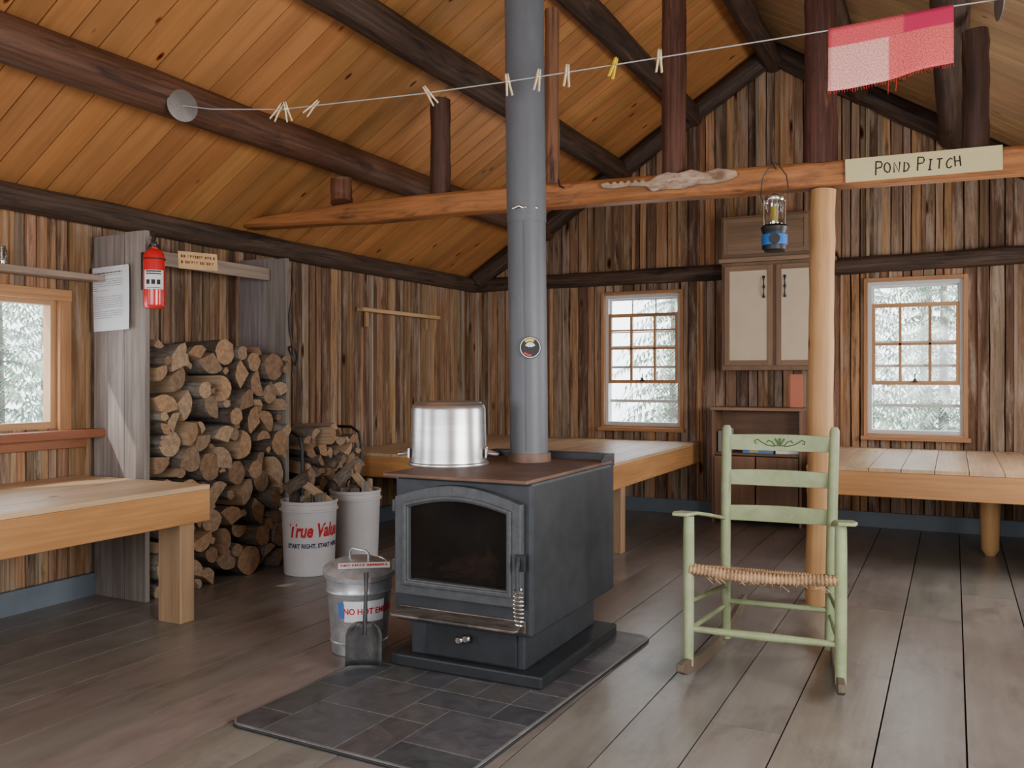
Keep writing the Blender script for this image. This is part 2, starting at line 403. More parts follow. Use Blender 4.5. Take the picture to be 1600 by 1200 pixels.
b = B(); b.box(XL-.1, XR+.1, YF-.1, YB+.1, -.12, -.021, (.02, .02, .02), mi=1)
x = XL
while x < XR:
    w = R.uniform(.22, .30); y = YF-R.random()*2
    while y < YB:
        L = R.uniform(3.0, 5)
        y0, y1 = max(y, YF), min(y+L, YB)
        if y1 > y0: b.plank((x, y0, -.02), (0, 1, 0), (1, 0, 0), (0, 0, 1), y1-y0-.003, min(w, XR-x)-.006, .02, jc((.205, .180, .160), .04))
        y += L
    x += w
b.done('floor', ['floor', 'backing'], kind='structure', label='worn brown painted plank floor')
b = B(); b.box(XL+.02, XL+.055, YF, 3.32, 0, .12, grain='y'); b.done('baseboard_left', 'trimblue', kind='structure', label='blue-grey painted baseboard')
b = B(); b.box(XL+.02, XL+.055, 4.5, YB-.02, 0, .12, grain='y'); b.done('baseboard_left', 'trimblue', kind='structure', label='blue-grey painted baseboard')
b = B(); b.box(XL+.06, XR-.02, YB-.055, YB-.028, 0, .12); b.done('baseboard_back', 'trimblue', kind='structure', label='blue-grey painted baseboard')

def logpath(p0, p1, n=14, w=.006):
    p0, p1 = V(p0), V(p1)
    return [p0.lerp(p1, i/n)+V((R.uniform(-w, w), R.uniform(-w, w), R.uniform(-w, w))) for i in range(n+1)]
def logobj(name, p0, p1, r0, r1, mat, col, label, cat='beam', group=None, kind=None, n=14, w=.006, jit=.04, seg=16):
    b = B(); p0 = V(p0); p1 = V(p1)
    pp = logpath((0, 0, 0), p1-p0, n, w); k = len(pp)
    b.tube(pp, [r0+(r1-r0)*i/(k-1)+R.uniform(-.003, .003) for i in range(k)], seg, col, jit=jit)
    return b.done(name, mat, loc=p0, smooth=True, label=label, cat=cat, group=group, kind=kind)
DK = (.10, .063, .045)
logobj('trim_1', (XL+.06, YF, 2.11), (XL+.06, YB-.02, 2.11), .075, .07, 'log', DK, 'dark log wall plate', None, kind='structure', n=24, w=.004)
logobj('trim_2', (XL+.1, YB-.05, 2.11), (-1.76, YB-.05, 2.11), .068, .07, 'log', DK, 'dark log wall plate', None, kind='structure', w=.004)
logobj('trim_3', (-.86, YB-.05, 2.11), (XR-.02, YB-.05, 2.13), .07, .07, 'log', DK, 'dark log wall plate', None, kind='structure', w=.004)
for i, (xa, xb) in enumerate(((XL+.12, XRG-.02), (XR-.1, XRG+.02))):
    logobj('trim_%d' % (4+i), (xa, YB-.10, roof(xa)-.10), (xb, YB-.10, roof(xb)-.10), .085, .085, 'log', (.08, .05, .038), 'dark log rafter along the gable wall', None, kind='structure')
PUR = [(-3.47, .10), (-2.705, .10), (-2.04, .09), (XRG, .09), (-.68, .09), (-.015, .10), (.75, .10)]
for x, r in PUR:
    zz = roof(x)-r*1.12 if x != XRG else ZR-.16
    first = x == PUR[0][0]
    logobj('roof_purlin', (x, YF+.05, zz), (x, YB-.03, zz), r, r*.92, 'redlog' if first else 'log', (.125, .058, .035) if first else (.085, .050, .035), 'dark brown peeled log purlin under the pine ceiling', 'beam', 'log purlins of the roof', n=16, w=.004)
BS = .11
def bl(x): return 4.91+BS*x
bn = V((BS, -1, 0)).normalized()
x0, x1 = -4.27, XR-.03
b = B()
pp = []; hh = []; ww = []
for i in range(19):
    x = x0+(x1-x0)*i/18
    pp.append((x, bl(x)+.075, 2.268-.035*max(0, 1-i/5)+R.uniform(-.002, .002))); k = min(1, .45+i*.18)
    hh.append(.137*k+R.uniform(-.004, .004)); ww.append(.14+R.uniform(-.002, .002))
b.rect(pp, (0, 0, 1), ww, hh, (.46, .185, .065))
b.done('tie_beam', 'beam', bevel=.022, label='long orange hewn log tie beam across the room', cat='beam', smooth=True)
for x, r, c in ((-3.54, .072, (.22, .09, .048)), (-2.84, .062, (.095, .046, .032)), (-2.12, .045, (.28, .13, .07)), (-1.404, .07, (.135, .056, .038)), (-.63, .085, (.11, .046, .034)), (.098, .066, (.08, .042, .032))):
    zt = roof(x)-.17 if abs(x-XRG) > .2 else 3.79
    logobj('truss_post', (x, bl(x)+.075, 2.328), (x, bl(x)+.075, zt), r, r*.95, 'redlog', c, 'short dark red-brown stained log post standing on the tie beam', 'post', 'posts standing on the tie beam', n=10, w=.003)
b = B(); b.tube(logpath((0, 0, 0), (.02, 0, 2.197), 16, .004), [.073-.010*i/16+R.uniform(-.002, .002) for i in range(17)], 18, (.62, .345, .15), jit=.02)
b.done('support_post', 'pole', loc=(-.64, 4.91, 0), smooth=True, label='peeled honey-coloured log post holding up the tie beam', cat='post')

# ------------------------------------------------------------------ windows
def rectring(b, x0, x1, z0, z1, w, y0, y1, col):
    b.box(x0, x0+w, y0, y1, z0, z1, col, grain='z'); b.box(x1-w, x1, y0, y1, z0, z1, col, grain='z')
    b.box(x0+w, x1-w, y0, y1, z1-w, z1, col); b.box(x0+w, x1-w, y0, y1, z0, z0+w, col)
def window(i, W):
    x0, x1, z0, z1 = W; w = x1-x0; h = z1-z0; cx = (x0+x1)/2
    r = root('window_%d' % i, 'double-hung cabin window with brown wooden muntins', None, (cx, YB, z0), kind='structure')
    oc = (.47, .26, .13)
    b = B(); rectring(b, -w/2, w/2, 0, h, .03, -.04, .03, (.42, .21, .095)); b.box(-w/2-.02, w/2+.02, -.08, -.02, -.02, .012, (.42, .21, .095))
    b.done('casing', 'sash', r, bevel=.003)
    b = B(); rectring(b, -w/2+.028, w/2-.028, .03, h-.03, .03, .0, .09, (.5, .5, .48)); b.done('storm_frame', 'storm', r)
    k = w/2-.052
    b = B()
    rectring(b, -k, k, h*.44, h-.055, .022, .045, .065, (.5, .5, .5))
    for q in (.19, .585): b.box(-k, k, .064, .085, h*q, h*q+.026)
    if i == 1:
        for j in (1, 2): b.box(-k+2*k*j/3-.006, -k+2*k*j/3+.006, .05, .06, h*.44, h-.055)
        b.box(-k, k, .05, .06, h*.70, h*.70+.012)
    b.done('outer_sash', 'storm', r)
    b = B(); za, zb = h*.33, h*.84
    rectring(b, -k, k, za, zb, .032, .005, .038, oc)
    for j in (1, 2):
        xx = -k+2*k*j/3; b.box(xx-.011, xx+.011, .01, .034, za+.03, zb-.03, oc, grain='z')
    zm = (za+zb)/2; b.box(-k+.03, k-.03, .01, .034, zm-.010, zm+.010, oc)
    if i == 1:
        b.box(-k+.03, k-.03, .012, .034, za+(zb-za)*.76-.008, za+(zb-za)*.76+.008, oc)
    b.done('inner_sash', 'sash', r, bevel=.002)
    b = B(); b.box(-k, k, .07, .073, .05, h-.05); b.done('glass_pane', 'glass', r)
    b = B(); b.lathe([(0, 0), (.012, 0), (.012, .012), (.006, .02), (0, .022)], 12, c=(0, 0, za+.03)); b.box(-.02, .02, -.012, 0, za+.02, za+.032)
    b.tube([(0, -.006, za+.03), (0, -.004, za+.09)], .004, 6)
    b.done('latch', 'blk', r)
window(1, W1); window(2, W2)
r = root('window_3', 'wooden framed window in the side wall', None, (XL, 2.56, .93), kind='structure')
b = B(); oc = (.38, .19, .085)
y0, y1, h = -.56, .56, .69
for ya, yb in ((y0-.06, y0+.01), (y1-.01, y1+.06)): b.box(-.02, .045, ya, yb, -.02, h+.05, oc, grain='z')
b.box(-.02, .05, y0-.06, y1+.06, h-.01, h+.05, (.46, .24, .11), grain='y')
b.done('casing', 'sash', r, bevel=.004)
b = B(); b.box(-.02, .14, y0-.14, y1+.20, -.055, -.01, (.27, .10, .052), grain='y'); b.box(-.0, .05, y0-.12, y1+.15, -.11, -.055, (.29, .12, .06), grain='y'); b.done('window_sill', 'sash', r, bevel=.005)
b = B(); sc_ = (.52, .31, .155)
for ya, yb in ((y0+.01, y0+.04), (y1-.04, y1-.01)): b.box(-.05, .01, ya, yb, 0, h, sc_, grain='z')
b.box(-.05, .01, y0+.04, y1-.04, 0, .035, sc_, grain='y'); b.box(-.05, .01, y0+.04, y1-.04, h-.035, h, sc_, grain='y')
b.box(-.05, 0, -.02, .02, .035, h-.035, sc_, grain='z')
b.done('sash', 'sash', r)
b = B(); b.box(-.03, -.027, y0+.04, y1-.04, .03, h-.03); b.done('glass_pane', 'glass', r)

# ------------------------------------------------------------------ outside
b = B(); b.box(-40, 40, -30, 50, -.5, -.4)
b.done('ground', 'snow', kind='structure', label='snow-covered ground outside')
def spruce():
    b = B(); b.tube([(0, 0, 0), (.03, 0, 3), (0, 0, 6.5)], [.11, .07, .015], 8)
    t = b.done('trunk', 'bark', link=False, smooth=True)
    b = B(); z = .35
    while z < 6.4:
        L = 1.35*(1-z/6.7)+.15; nb = 12
        for k in range(nb):
            an = 2*math.pi*(k+R.random()*.7)/nb; d = V((math.cos(an), math.sin(an), 0)); sd = V((-d.y, d.x, 0)); Lb = L*R.uniform(.7, 1.1)
            zz = z+R.uniform(-.08, .08); N = 10
            for i in range(N):
                t0 = i/N; p = d*(Lb*t0)+V((0, 0, zz-.25*Lb*t0*t0*1.2)); q = d*(Lb*(t0+.5/N))+V((0, 0, zz-.25*Lb*(t0+.1)**2*1.2))
                wd = .22*(1-t0*.7)*Lb*.6+.03
                for sg in (-1, 1):
                    e = p.lerp(q, 1.8)+sd*(sg*wd)+V((0, 0, -.05))
                    b.f([b.bm.verts.new(p), b.bm.verts.new(q), b.bm.verts.new(e)], [(0, 0)]*3)
        z += .22
    f = b.done('foliage', 'needles', link=False, nosolid=True)
    return t, f
TT, FF = spruce()
for i, (x, y, s) in enumerate(((-3.2, 11.0, .8), (-5.9, 11.8, .85), (-1.0, 12.6, .75), (1.5, 12.6, .8), (-3.9, 14.8, 1.), (-.1, 10.7, .62), (-.4, 16.0, 1.1), (-7.2, 15.5, 1.), (-8.6, 5.6, .75), (-11.2, 8.0, .9), (-8.6, 2.4, .7))):
    e = root('spruce_tree', 'grey-green spruce tree standing in snow outside the windows', 'tree', (x, y, -.4), R.random()*6, 'spruce trees outside')
    e.scale = (s, s, s)
    for p in (TT, FF):
        c = p.copy(); COL.objects.link(c); c.parent = e

# ------------------------------------------------------------------ bunks
def bunk(label, x0, x1, y0, y1, zt, fas, legs, tcol=(.60, .40, .235), fcol=(.55, .27, .10), legcol=(.43, .275, .155), roundleg=False):
    cx, cy = (x0+x1)/2, (y0+y1)/2
    r = root('sleeping_platform', label, 'bunk', (cx, cy, 0))
    X0, X1, Y0, Y1 = x0-cx, x1-cx, y0-cy, y1-cy
    b = B(); x = X0
    while x < X1-.01:
        w = min(.185, X1-x); b.plank((x, Y0, zt-.022), (0, 1, 0), (1, 0, 0), (0, 0, 1), Y1-Y0, w-.004, .022, jc(tcol, .09)); x += .185
    b.done('platform_boards', 'bunk', r)
    b = B(); H = .155
    for s in fas:
        if s == 'x1': b.box(X1-.04, X1-.001, Y0, Y1, zt-.022-H, zt-.023, fcol, grain='y')
        if s == 'y0': b.box(X0, X1-.041, Y0+.001, Y0+.04, zt-.022-H, zt-.023, fcol)
        if s == 'y1': b.box(X0, X1-.041, Y1-.04, Y1-.001, zt-.022-H, zt-.023, fcol)
    b.done('side_rail', 'bunk', r, bevel=.004)
    for lx, ly, w in legs:
        lx -= cx; ly -= cy; b = B()
        if roundleg: b.tube([(lx, ly, 0), (lx, ly, .04), (lx, ly, .3), (lx, ly, zt-.023)], [.03, .055, .062, .065], 14, (.60, .34, .15))
        else: b.box(lx-w/2, lx+w/2, ly-.045, ly+.045, 0, zt-.023, legcol, grain='z')
        b.done('leg', 'pole' if roundleg else 'bunk', r, smooth=roundleg, bevel=0 if roundleg else .004)
bunk('low pine plank sleeping platform under the side window', XL+.06, -3.295, .5, 3.23, .67, ('x1', 'y1'), ((-3.43, 3.14, .15), (-3.43, .62, .15)))
bunk('wide pine plank sleeping platform in the corner behind the stove', XL+.06, -1.98, 5.37, YB-.06, .64, ('x1', 'y0'), ((-2.09, 5.72, .14), (-3.2, 5.72, .14)))
bunk('pine plank sleeping platform under the far window on a log leg', -.84, XR-.06, 5.87, YB-.06, .64, ('y0',), ((.22, 6.75, .1), (1.3, 6.75, .1)), roundleg=True)

# ------------------------------------------------------------------ firewood crib
def barnpanel(name, label, x0, x1, y, z1):
    b = B(); x = 0.
    for k, w in enumerate((.24, x1-x0-.24)):
        b.plank((x, -.015, 0), (0, 0, 1), (1, 0, 0), (0, -1, 0), z1+R.uniform(-.01, .01), w-.004, .03, jc((.31, .27, .245), .08), 6, .0015); x += w
    return b.done(name, 'grey', loc=(x0, y, 0), label=label, cat='board panel', bevel=.002)
barnpanel('crib_panel', 'grey barn board upright end panel with a notice and fire extinguisher', XL+.05, -3.847, 3.36, 1.985)
barnpanel('crib_panel', 'grey barn board upright panel at the far end of the woodpile', XL+.05, -3.85, 4.47, 1.97)
b = B(); b.box(-.1, .1, 0, 1.03, 0, .02, (.34, .27, .22), grain='y'); b.box(.085, .105, 0, 1.03, -.03, .05, (.36, .28, .22), grain='y')
b.done('plank_shelf', 'grey', loc=(-4.08, 3.38, 1.86), label='grey plank shelf spanning the top of the woodpile crib', cat='shelf', bevel=.002)
sg = root('notice_card', 'small orange card with printed lettering pinned to the shelf edge', 'sign', (-3.975, 3.80, 1.885), 0)
b = B(); b.box(0, .003, -.15, .15, -.05, .05); b.done('card', 'orangep', sg)
b = B()
for row, z in enumerate((.022, -.012)):
    y = -.13
    while y < .12:
        w = R.uniform(.008, .014); b.box(.003, .0038, y, y+w*.35, z-.008, z+.008); b.box(.003, .0038, y, y+w, z+R.choice((-.008, .0, .006)), z+.0085); y += w+.006 if R.random() < .8 else w+.018
b.done('lettering', 'brownp', sg)
sg.rotation_euler = (math.radians(3), 0, 0)

def logmesh(kind):
    pts = []
    if kind == 'round':
        n = 16; pts = [(math.cos(2*math.pi*i/n)*(1+R.uniform(-.07, .05)), math.sin(2*math.pi*i/n)*(1+R.uniform(-.07, .05))) for i in range(n)]; sp = 0
    else:
        an = {'half': math.pi, 'quarter': 1.9, 'wedge': 1.4}[kind]; n = 9
        pts = [(math.cos(-an/2+an*i/(n-1)), math.sin(-an/2+an*i/(n-1))) for i in range(n)]+[(R.uniform(-.1, .1), R.uniform(-.08, .08))]
        cx = sum(p[0] for p in pts)/len(pts); cy = sum(p[1] for p in pts)/len(pts)
        pts = [(p[0]-cx, p[1]-cy) for p in pts]; m = max(math.hypot(*p) for p in pts); pts = [(p[0]/m*1.16, p[1]/m*1.16) for p in pts]; sp = 1
    b = B(); n = len(pts); rings = []
    for i in range(5):
        x = -.19+.38*i/4
        rings.append([b.bm.verts.new((x+R.uniform(-.006, .006)*(i in (0, 4)), p[0]*(1+R.uniform(-.04, .04)), p[1]*(1+R.uniform(-.04, .04)))) for p in pts])
    for a, c in zip(rings, rings[1:]):
        for k in range(n):
            j = (k+1) % n; b.f([a[k], a[j], c[j], c[k]], None, mi=(2 if sp and k >= n-2 else 1))
    b.f(rings[0]); b.f(rings[-1])
    return b.done('x', ['end', 'fbark', 'split'], link=False, smooth=True).data
LM = [('round', logmesh('round')) for _ in range(9)]+[('half', logmesh('half')) for _ in range(6)]+[('quarter', logmesh('quarter')) for _ in range(7)]+[('wedge', logmesh('wedge')) for _ in range(2)]
def pack(w, h, rmin, rmax, maxn, rng, fill=False):
    cs = []
    for _ in range(maxn):
        r = rng.uniform(rmin, rmax) if rng.random() < .7 else rng.uniform(rmin*.65, rmin)
        best = None
        for t in range(90):
            y = r+(w-2*r)*t/89; z = r
            for (yy, zz, rr) in cs:
                dy = abs(y-yy)
                if dy < r+rr: z = max(z, zz+math.sqrt((r+rr)**2-dy*dy))
            if best is None or z < best[1]-.002: best = (y, z)
        if best[1]+r > h(best[0]): continue
        cs.append((best[0], best[1], r))
    if fill:
        big = list(cs)
        topz = lambda y: max([zz for yy, zz, rr in big if abs(yy-y) < rr+.03] or [0])
        for _ in range(5000):
            y, z = rng.uniform(.02, w-.02), rng.uniform(.02, h(.5))
            if z > topz(y)-.02: continue
            r = min([math.hypot(y-yy, z-zz)-rr for yy, zz, rr in cs]+[y, z, w-y])
            if r > .018: cs.append((y, z, min(r*1.08, .05)))
    return cs
LAB = {'round': 'round unsplit firewood log with a tan sawn end', 'half': 'half-split firewood log with rough bark', 'quarter': 'quarter-split firewood piece showing pale wood', 'wedge': 'thin split firewood wedge'}
def firelog(x, y, z, r, group, rot=(0, 0, 0), kinds=None, L=1.):
    k, me = R.choice(LM if kinds is None else [q for q in LM if q[0] in kinds])
    o = bpy.data.objects.new('firewood_log', me); COL.objects.link(o); o.location = (x, y, z); o.scale = (L, r, r); o.rotation_euler = rot
    tag(o, LAB[k], 'firewood', group); return o
for y, z, r in pack(1.05, lambda y: 1.46-.07*y, .048, .088, 260, R, True):
    firelog(-4.045+R.uniform(-.03, .045), 3.388+y, z+.003, r, 'firewood logs stacked in the crib', (R.uniform(0, 6.28), R.uniform(-.06, .06), R.uniform(-.07, .07)), L=R.uniform(.97, 1.05))
for y, z, r in pack(.58, lambda y: .86-.25*abs(y-.2), .034, .06, 80, R, True):
    firelog(-4.02+R.uniform(-.04, .04), 4.62+y, z+.05, r, 'split firewood on the metal rack', (R.uniform(0, 6.28), R.uniform(-.08, .08), R.uniform(-.1, .1)), ('half', 'quarter', 'wedge'), .9)
b = B()
for y in (-.34, .31):
    b.tube([(-.17, y, 0), (-.17, y, .72), (-.15, y, .80), (-.08, y, .84), (.08, y, .84), (.15, y, .80), (.17, y, .72), (.17, y, 0)], .011, 8)
for x in (-.14, .14): b.tube([(x, -.34, .035), (x, .31, .035)], .010, 8)
b.done('firewood_rack', 'blk', loc=(-4.03, 4.93, 0), smooth=True, label='black tubular metal firewood rack', cat='rack')
b = B()
pts = [(0, 0, 0)]+[(.01*math.sin(i*1.3), .012*math.cos(i*1.1), -.1*i) for i in range(1, 8)]
b.tube(pts, .007, 6)
b.tube([(.012+.02*math.cos(t), .03*math.sin(t), -.62+.12*math.sin(t*.5)) for t in [i*.5 for i in range(13)]], .006, 6)
b.done('hanging_cord', 'blk', loc=(-3.835, 4.455, 1.9), smooth=True, label='black cord hanging from the crib panel edge', cat='cord')

pr = root('notice_sheet', 'white printed notice sheets pinned on the grey panel', 'paper', (-4.095, 3.300, 1.635))
b = B()
for k in range(2):
    g = [[b.bm.verts.new(((i/6-.5)*.28+k*.008, -.003-.004*k-.003*math.sin(i*.7+k)-.010*(1-j/6)**2*(i/6), (j/6-.5)*.34-k*.01)) for i in range(7)] for j in range(7)]
    for j in range(6):
        for i in range(6): b.f([g[j][i], g[j][i+1], g[j+1][i+1], g[j+1][i]])
b.done('paper', 'paper', pr, smooth=True, nosolid=True)
b = B()
for j in range(22):
    z = .13-.0115*j
    if j in (2, 9): continue
    x = -.115
    while x < .11:
        w = R.uniform(.012, .04); b.box(x, min(x+w, .115), -.0225, -.022, z, z+.0022 if j else z+.006); x += w+.006
        if j and R.random() < .06: break
b.done('printed_lines', 'ink', pr)
pr.rotation_euler = (0, math.radians(-2), 0)

# fire extinguisher
e = root('fire_extinguisher', 'red fire extinguisher with white label mounted on the panel edge', 'fire extinguisher', (-3.785, 3.315, 1.565))
b = B(); b.lathe([(0, 0), (.045, 0), (.052, .008), (.054, .02), (.054, .27), (.05, .292), (.035, .31), (.02, .316), (.02, .325), (0, .325)], 28); b.done('tank', 'red', e, smooth=True)
def patch(b, r, z0, z1, a0, a1, n=14, c=(0, 0, 0), r2=None):
    r2 = r2 or r
    lo = [b.bm.verts.new((c[0]+r*math.cos(a0+(a1-a0)*i/n), c[1]+r*math.sin(a0+(a1-a0)*i/n), z0)) for i in range(n+1)]
    hi = [b.bm.verts.new((c[0]+r2*math.cos(a0+(a1-a0)*i/n), c[1]+r2*math.sin(a0+(a1-a0)*i/n), z1)) for i in range(n+1)]
    for i in range(n): b.f([lo[i], lo[i+1], hi[i+1], hi[i]])
fe = math.atan2(-3.3, 3.78)
b = B(); patch(b, .0547, .10, .20, fe-1.0, fe+1.0); b.done('label', 'paper', e, smooth=True)
b = B()
for z0, z1 in ((.19, .197), (.178, .184), (.105, .108)): patch(b, .0552, z0, z1, fe-.8, fe+.7)
for k in range(3): patch(b, .0552, .125, .15, fe-.75+k*.5, fe-.4+k*.5)
b.done('label_print', 'inkdk', e, smooth=True)
b = B(); b.lathe([(0, .323), (.024, .323), (.024, .34), (.015, .345), (.015, .355), (0, .355)], 16)
b.tube([(-.01, .0, .345), (.04, -.035, .355), (.065, -.05, .37)], .008, 8); b.tube([(-.01, 0, .355), (.03, -.03, .375), (.04, -.04, .405)], .008, 8)
b.tube([(-.01, .01, .33), (-.05, .02, .34), (-.068, .01, .28), (-.066, 0, .15), (-.064, 0, .08)], .007, 8)
b.done('valve_handle', 'blk', e, smooth=True)
b = B(); b.lathe([(0, 0), (.013, 0), (.013, .008), (0, .01)], 14, M4=Matrix.Translation((.02, -.016, .337)) @ Matrix.Rotation(math.radians(90), 4, 'X')); b.tube([(-.005+.014*math.cos(t), -.02, .375+.014*math.sin(t)) for t in [i*.6283 for i in range(10)]], .0022, 6, closed=True)
b.done('pressure_gauge', 'steel', e, smooth=True)
b = B(); b.tube([(.0565*math.cos(t), .0565*math.sin(t), .262) for t in [i*math.pi/12 for i in range(24)]], .003, 6, closed=True); b.box(-.075, -.05, -.02, .02, .1, .3)
b.done('wall_bracket', 'blk', e, smooth=True)

b = B(); b.box(0, .15, 0, 1.44, 0, .03, (.34, .26, .20), grain='y')
b.done('wall_shelf', 'grey', loc=(XL+.02, 1.87, 1.725), label='thin grey plank shelf above the side window', cat='shelf', bevel=.003)
b = B(); b.lathe([(0, 0), (.03, 0), (.032, .01), (.032, .07), (.026, .085), (.026, .095), (.023, .095), (.023, .085), (.028, .068), (.028, .008), (0, .008)], 20)
b.done('glass_jar', 'globe', loc=(-4.2, 2.745, 1.755), smooth=True, label='small clear glass jar on the shelf', cat='jar')
b = B(); b.box(0, .07, 0, 1.17, 0, .03, (.56, .35, .18), grain='y'); b.box(0, .02, .1, .14, -.12, .0, (.4, .25, .12), grain='z'); b.box(0, .02, 1.0, 1.04, -.1, .0, (.4, .25, .12), grain='z')
b.done('wall_rail', 'sash', loc=(XL+.04, 5.72, 1.73), label='narrow pine ledge nailed to the board wall', cat='shelf', bevel=.002)

# ------------------------------------------------------------------ hearth and stove
hx0, hx1, hy0, hy1 = -2.235, -1.285, 2.25, 3.92
cx, cy = (hx0+hx1)/2, (hy0+hy1)/2; hw, hd = (hx1-hx0)/2, (hy1-hy0)/2; rc = .06
pl = []
for qx, qy, a0 in ((1, 1, 0), (-1, 1, 90), (-1, -1, 180), (1, -1, 270)):
    for k in range(6):
        a = math.radians(a0+18*k); pl.append((qx*(hw-rc)+rc*math.cos(a), qy*(hd-rc)+rc*math.sin(a)))
hr = root('hearth_pad', 'dark slate tile hearth pad with rounded corners under the stove', 'hearth pad', (cx+.02, cy, 0), math.radians(-2.2))
b = B(); b.prism(pl, (0, 0, .0), (1, 0, 0), (0, 1, 0), (0, 0, 1), .010, (.05, .05, .055)); b.done('pad_edge', 'stovedk', hr, bevel=.003)
b = B(); b.prism([(p[0]*.994, p[1]*.996) for p in pl], (0, 0, .010), (1, 0, 0), (0, 1, 0), (0, 0, 1), .0045, (.17, .16, .155))
occ = set(); NX, NY = 6, 11
m_ = .008
sx, sy = (2*hw-2*m_)/NX, (2*hd-2*m_)/NY
for j in range(NY):
    for i in range(NX):
        if (i, j) in occ: continue
        ch = [(1, 1), (2, 1), (1, 2), (1, 1), (2, 2)]; R.shuffle(ch)
        for w, h in ch:
            cells = [(i+p, j+q) for p in range(w) for q in range(h)]
            if all(c not in occ and c[0] < NX and c[1] < NY for c in cells): break
        else: w = h = 1; cells = [(i, j)]
        occ.update(cells)
        c = jc(R.choice([(.060, .060, .068), (.072, .070, .076), (.054, .055, .063), (.078, .074, .076)]), .10)
        xa, xb, ya, yb = -hw+m_+i*sx+.0025, -hw+m_+(i+w)*sx-.0025, -hd+m_+j*sy+.0025, -hd+m_+(j+h)*sy-.0025
        cut = .035; P = [(xa, ya), (xb, ya), (xb, yb), (xa, yb)]
        cor = [i == 0 and j == 0, i+w == NX and j == 0, i+w == NX and j+h == NY, i == 0 and j+h == NY]
        Q = []
        for k, p in enumerate(P):
            if cor[k]:
                s1, s2 = [((0, cut), (cut, 0)), ((-cut, 0), (0, cut)), ((0, -cut), (-cut, 0)), ((cut, 0), (0, -cut))][k]
                Q += [(p[0]+s1[0], p[1]+s1[1]), (p[0]+s2[0], p[1]+s2[1])]
            else: Q.append(p)
        b.prism(Q, (0, 0, .0125), (1, 0, 0), (0, 1, 0), (0, 0, 1), .0035, c)
b.done('slate_tiles', 'slate', hr, bevel=.001)

st = root('wood_stove', 'black steel wood-burning stove with glass door and ash drawer', 'wood stove', (-1.73, 3.45, .0165))
b = B(); b.box(-.35, .34, -.43, .40, 0, .05); b.done('base_plate', 'stovedk', st, bevel=.008)
b = B(); b.box(-.27, .25, -.39, .34, .05, .22); b.done('pedestal', 'stove', st, bevel=.006)
b = B(); b.box(-.31, .31, -.45, .45, .195, .785); b.done('body', 'stove', st, bevel=.014)
b = B(); b.box(-.325, .318, -.515, .40, .785, .80); b.done('top_plate', 'rust', st, bevel=.004)
b = B()
b.box(-.310, .310, .401, .450, .77, .830)
for x in (.3025, -.3105):
    b.prism([(.26, .79), (.32, .830), (.450, .830), (.450, .785), (.26, .785)], (x, 0, 0), (0, 1, 0), (0, 0, 1), (1, 0, 0), .008)
b.done('rear_heat_shield', 'stove', st, bevel=.003)
def arch(x0, x1, z0, zs, zp, n=14):
    return [(x0, z0), (x1, z0)]+[(x1+(x0-x1)*i/n, zs+(zp-zs)*math.sin(math.pi*i/n)) for i in range(n+1)]
d = B()
outer = arch(-.285, .280, .315, .705, .762); inner = arch(-.222, .218, .378, .665, .70)
d.ring_prism(outer, inner, (0, -.452, 0), (1, 0, 0), (0, 0, 1), (0, -1, 0), .038)
o2 = arch(-.247, .243, .352, .68, .722); i2 = arch(-.228, .224, .372, .67, .707)
d.ring_prism(o2, i2, (0, -.490, 0), (1, 0, 0), (0, 0, 1), (0, -1, 0), .009)
for z in (.40, .64): d.tube([(-.296, -.47, z), (-.296, -.47, z+.05)], .012, 10)
door = d.done('door', 'door', st, bevel=.005)
b = B(); b.prism(arch(-.23, .226, .37, .668, .705), (0, -.462, 0), (1, 0, 0), (0, 0, 1), (0, -1, 0), .006); b.done('door_glass', 'sooty', door)
b = B(); b.box(.262, .30, -.505, -.485, .46, .52); b.tube([(.28, -.505, .51), (.285, -.53, .47), (.295, -.545, .40)], .008, 8)
hd_ = b.done('door_handle', 'stovedk', door, smooth=True)
b = B(); hp = []
for i in range(100):
    t = i/99; a = t*2*math.pi*9; c = V((.297+.01*t, -.547-.008*t, .405-.13*t)); rr = .014+.005*math.sin(math.pi*t)
    hp.append(c+V((math.cos(a)*rr, math.sin(a)*rr, 0)))
b.tube(hp, .0035, 6); b.done('spring_grip', 'steel', hd_, smooth=True, label='coiled chrome spring grip')
b = B(); b.prism([(-.27, 0), (.27, 0), (.285, -.075), (.27, -.085), (-.27, -.085), (-.285, -.075)], (0, -.45, .25), (1, 0, 0), (0, 1, .2), (0, 0, 1), .010); b.box(-.285, .285, -.46, -.45, .215, .262); b.done('ash_lip', 'lip', st, bevel=.003)
b = B(); b.box(-.19, .22, -.405, -.39, .06, .19); dr = b.done('ash_drawer', 'stovedk', st, bevel=.004)
b = B()
for x in (-.02, .012):
    b.lathe([(0, .035), (.012, .034), (.017, .028), (.017, .018), (.008, .012), (.007, 0), (0, 0)], 16, M4=Matrix.Translation((x, -.405, .15+x*.3)) @ Matrix.Rotation(math.radians(90), 4, 'X'))
b.done('knob', 'steel', dr, smooth=True)

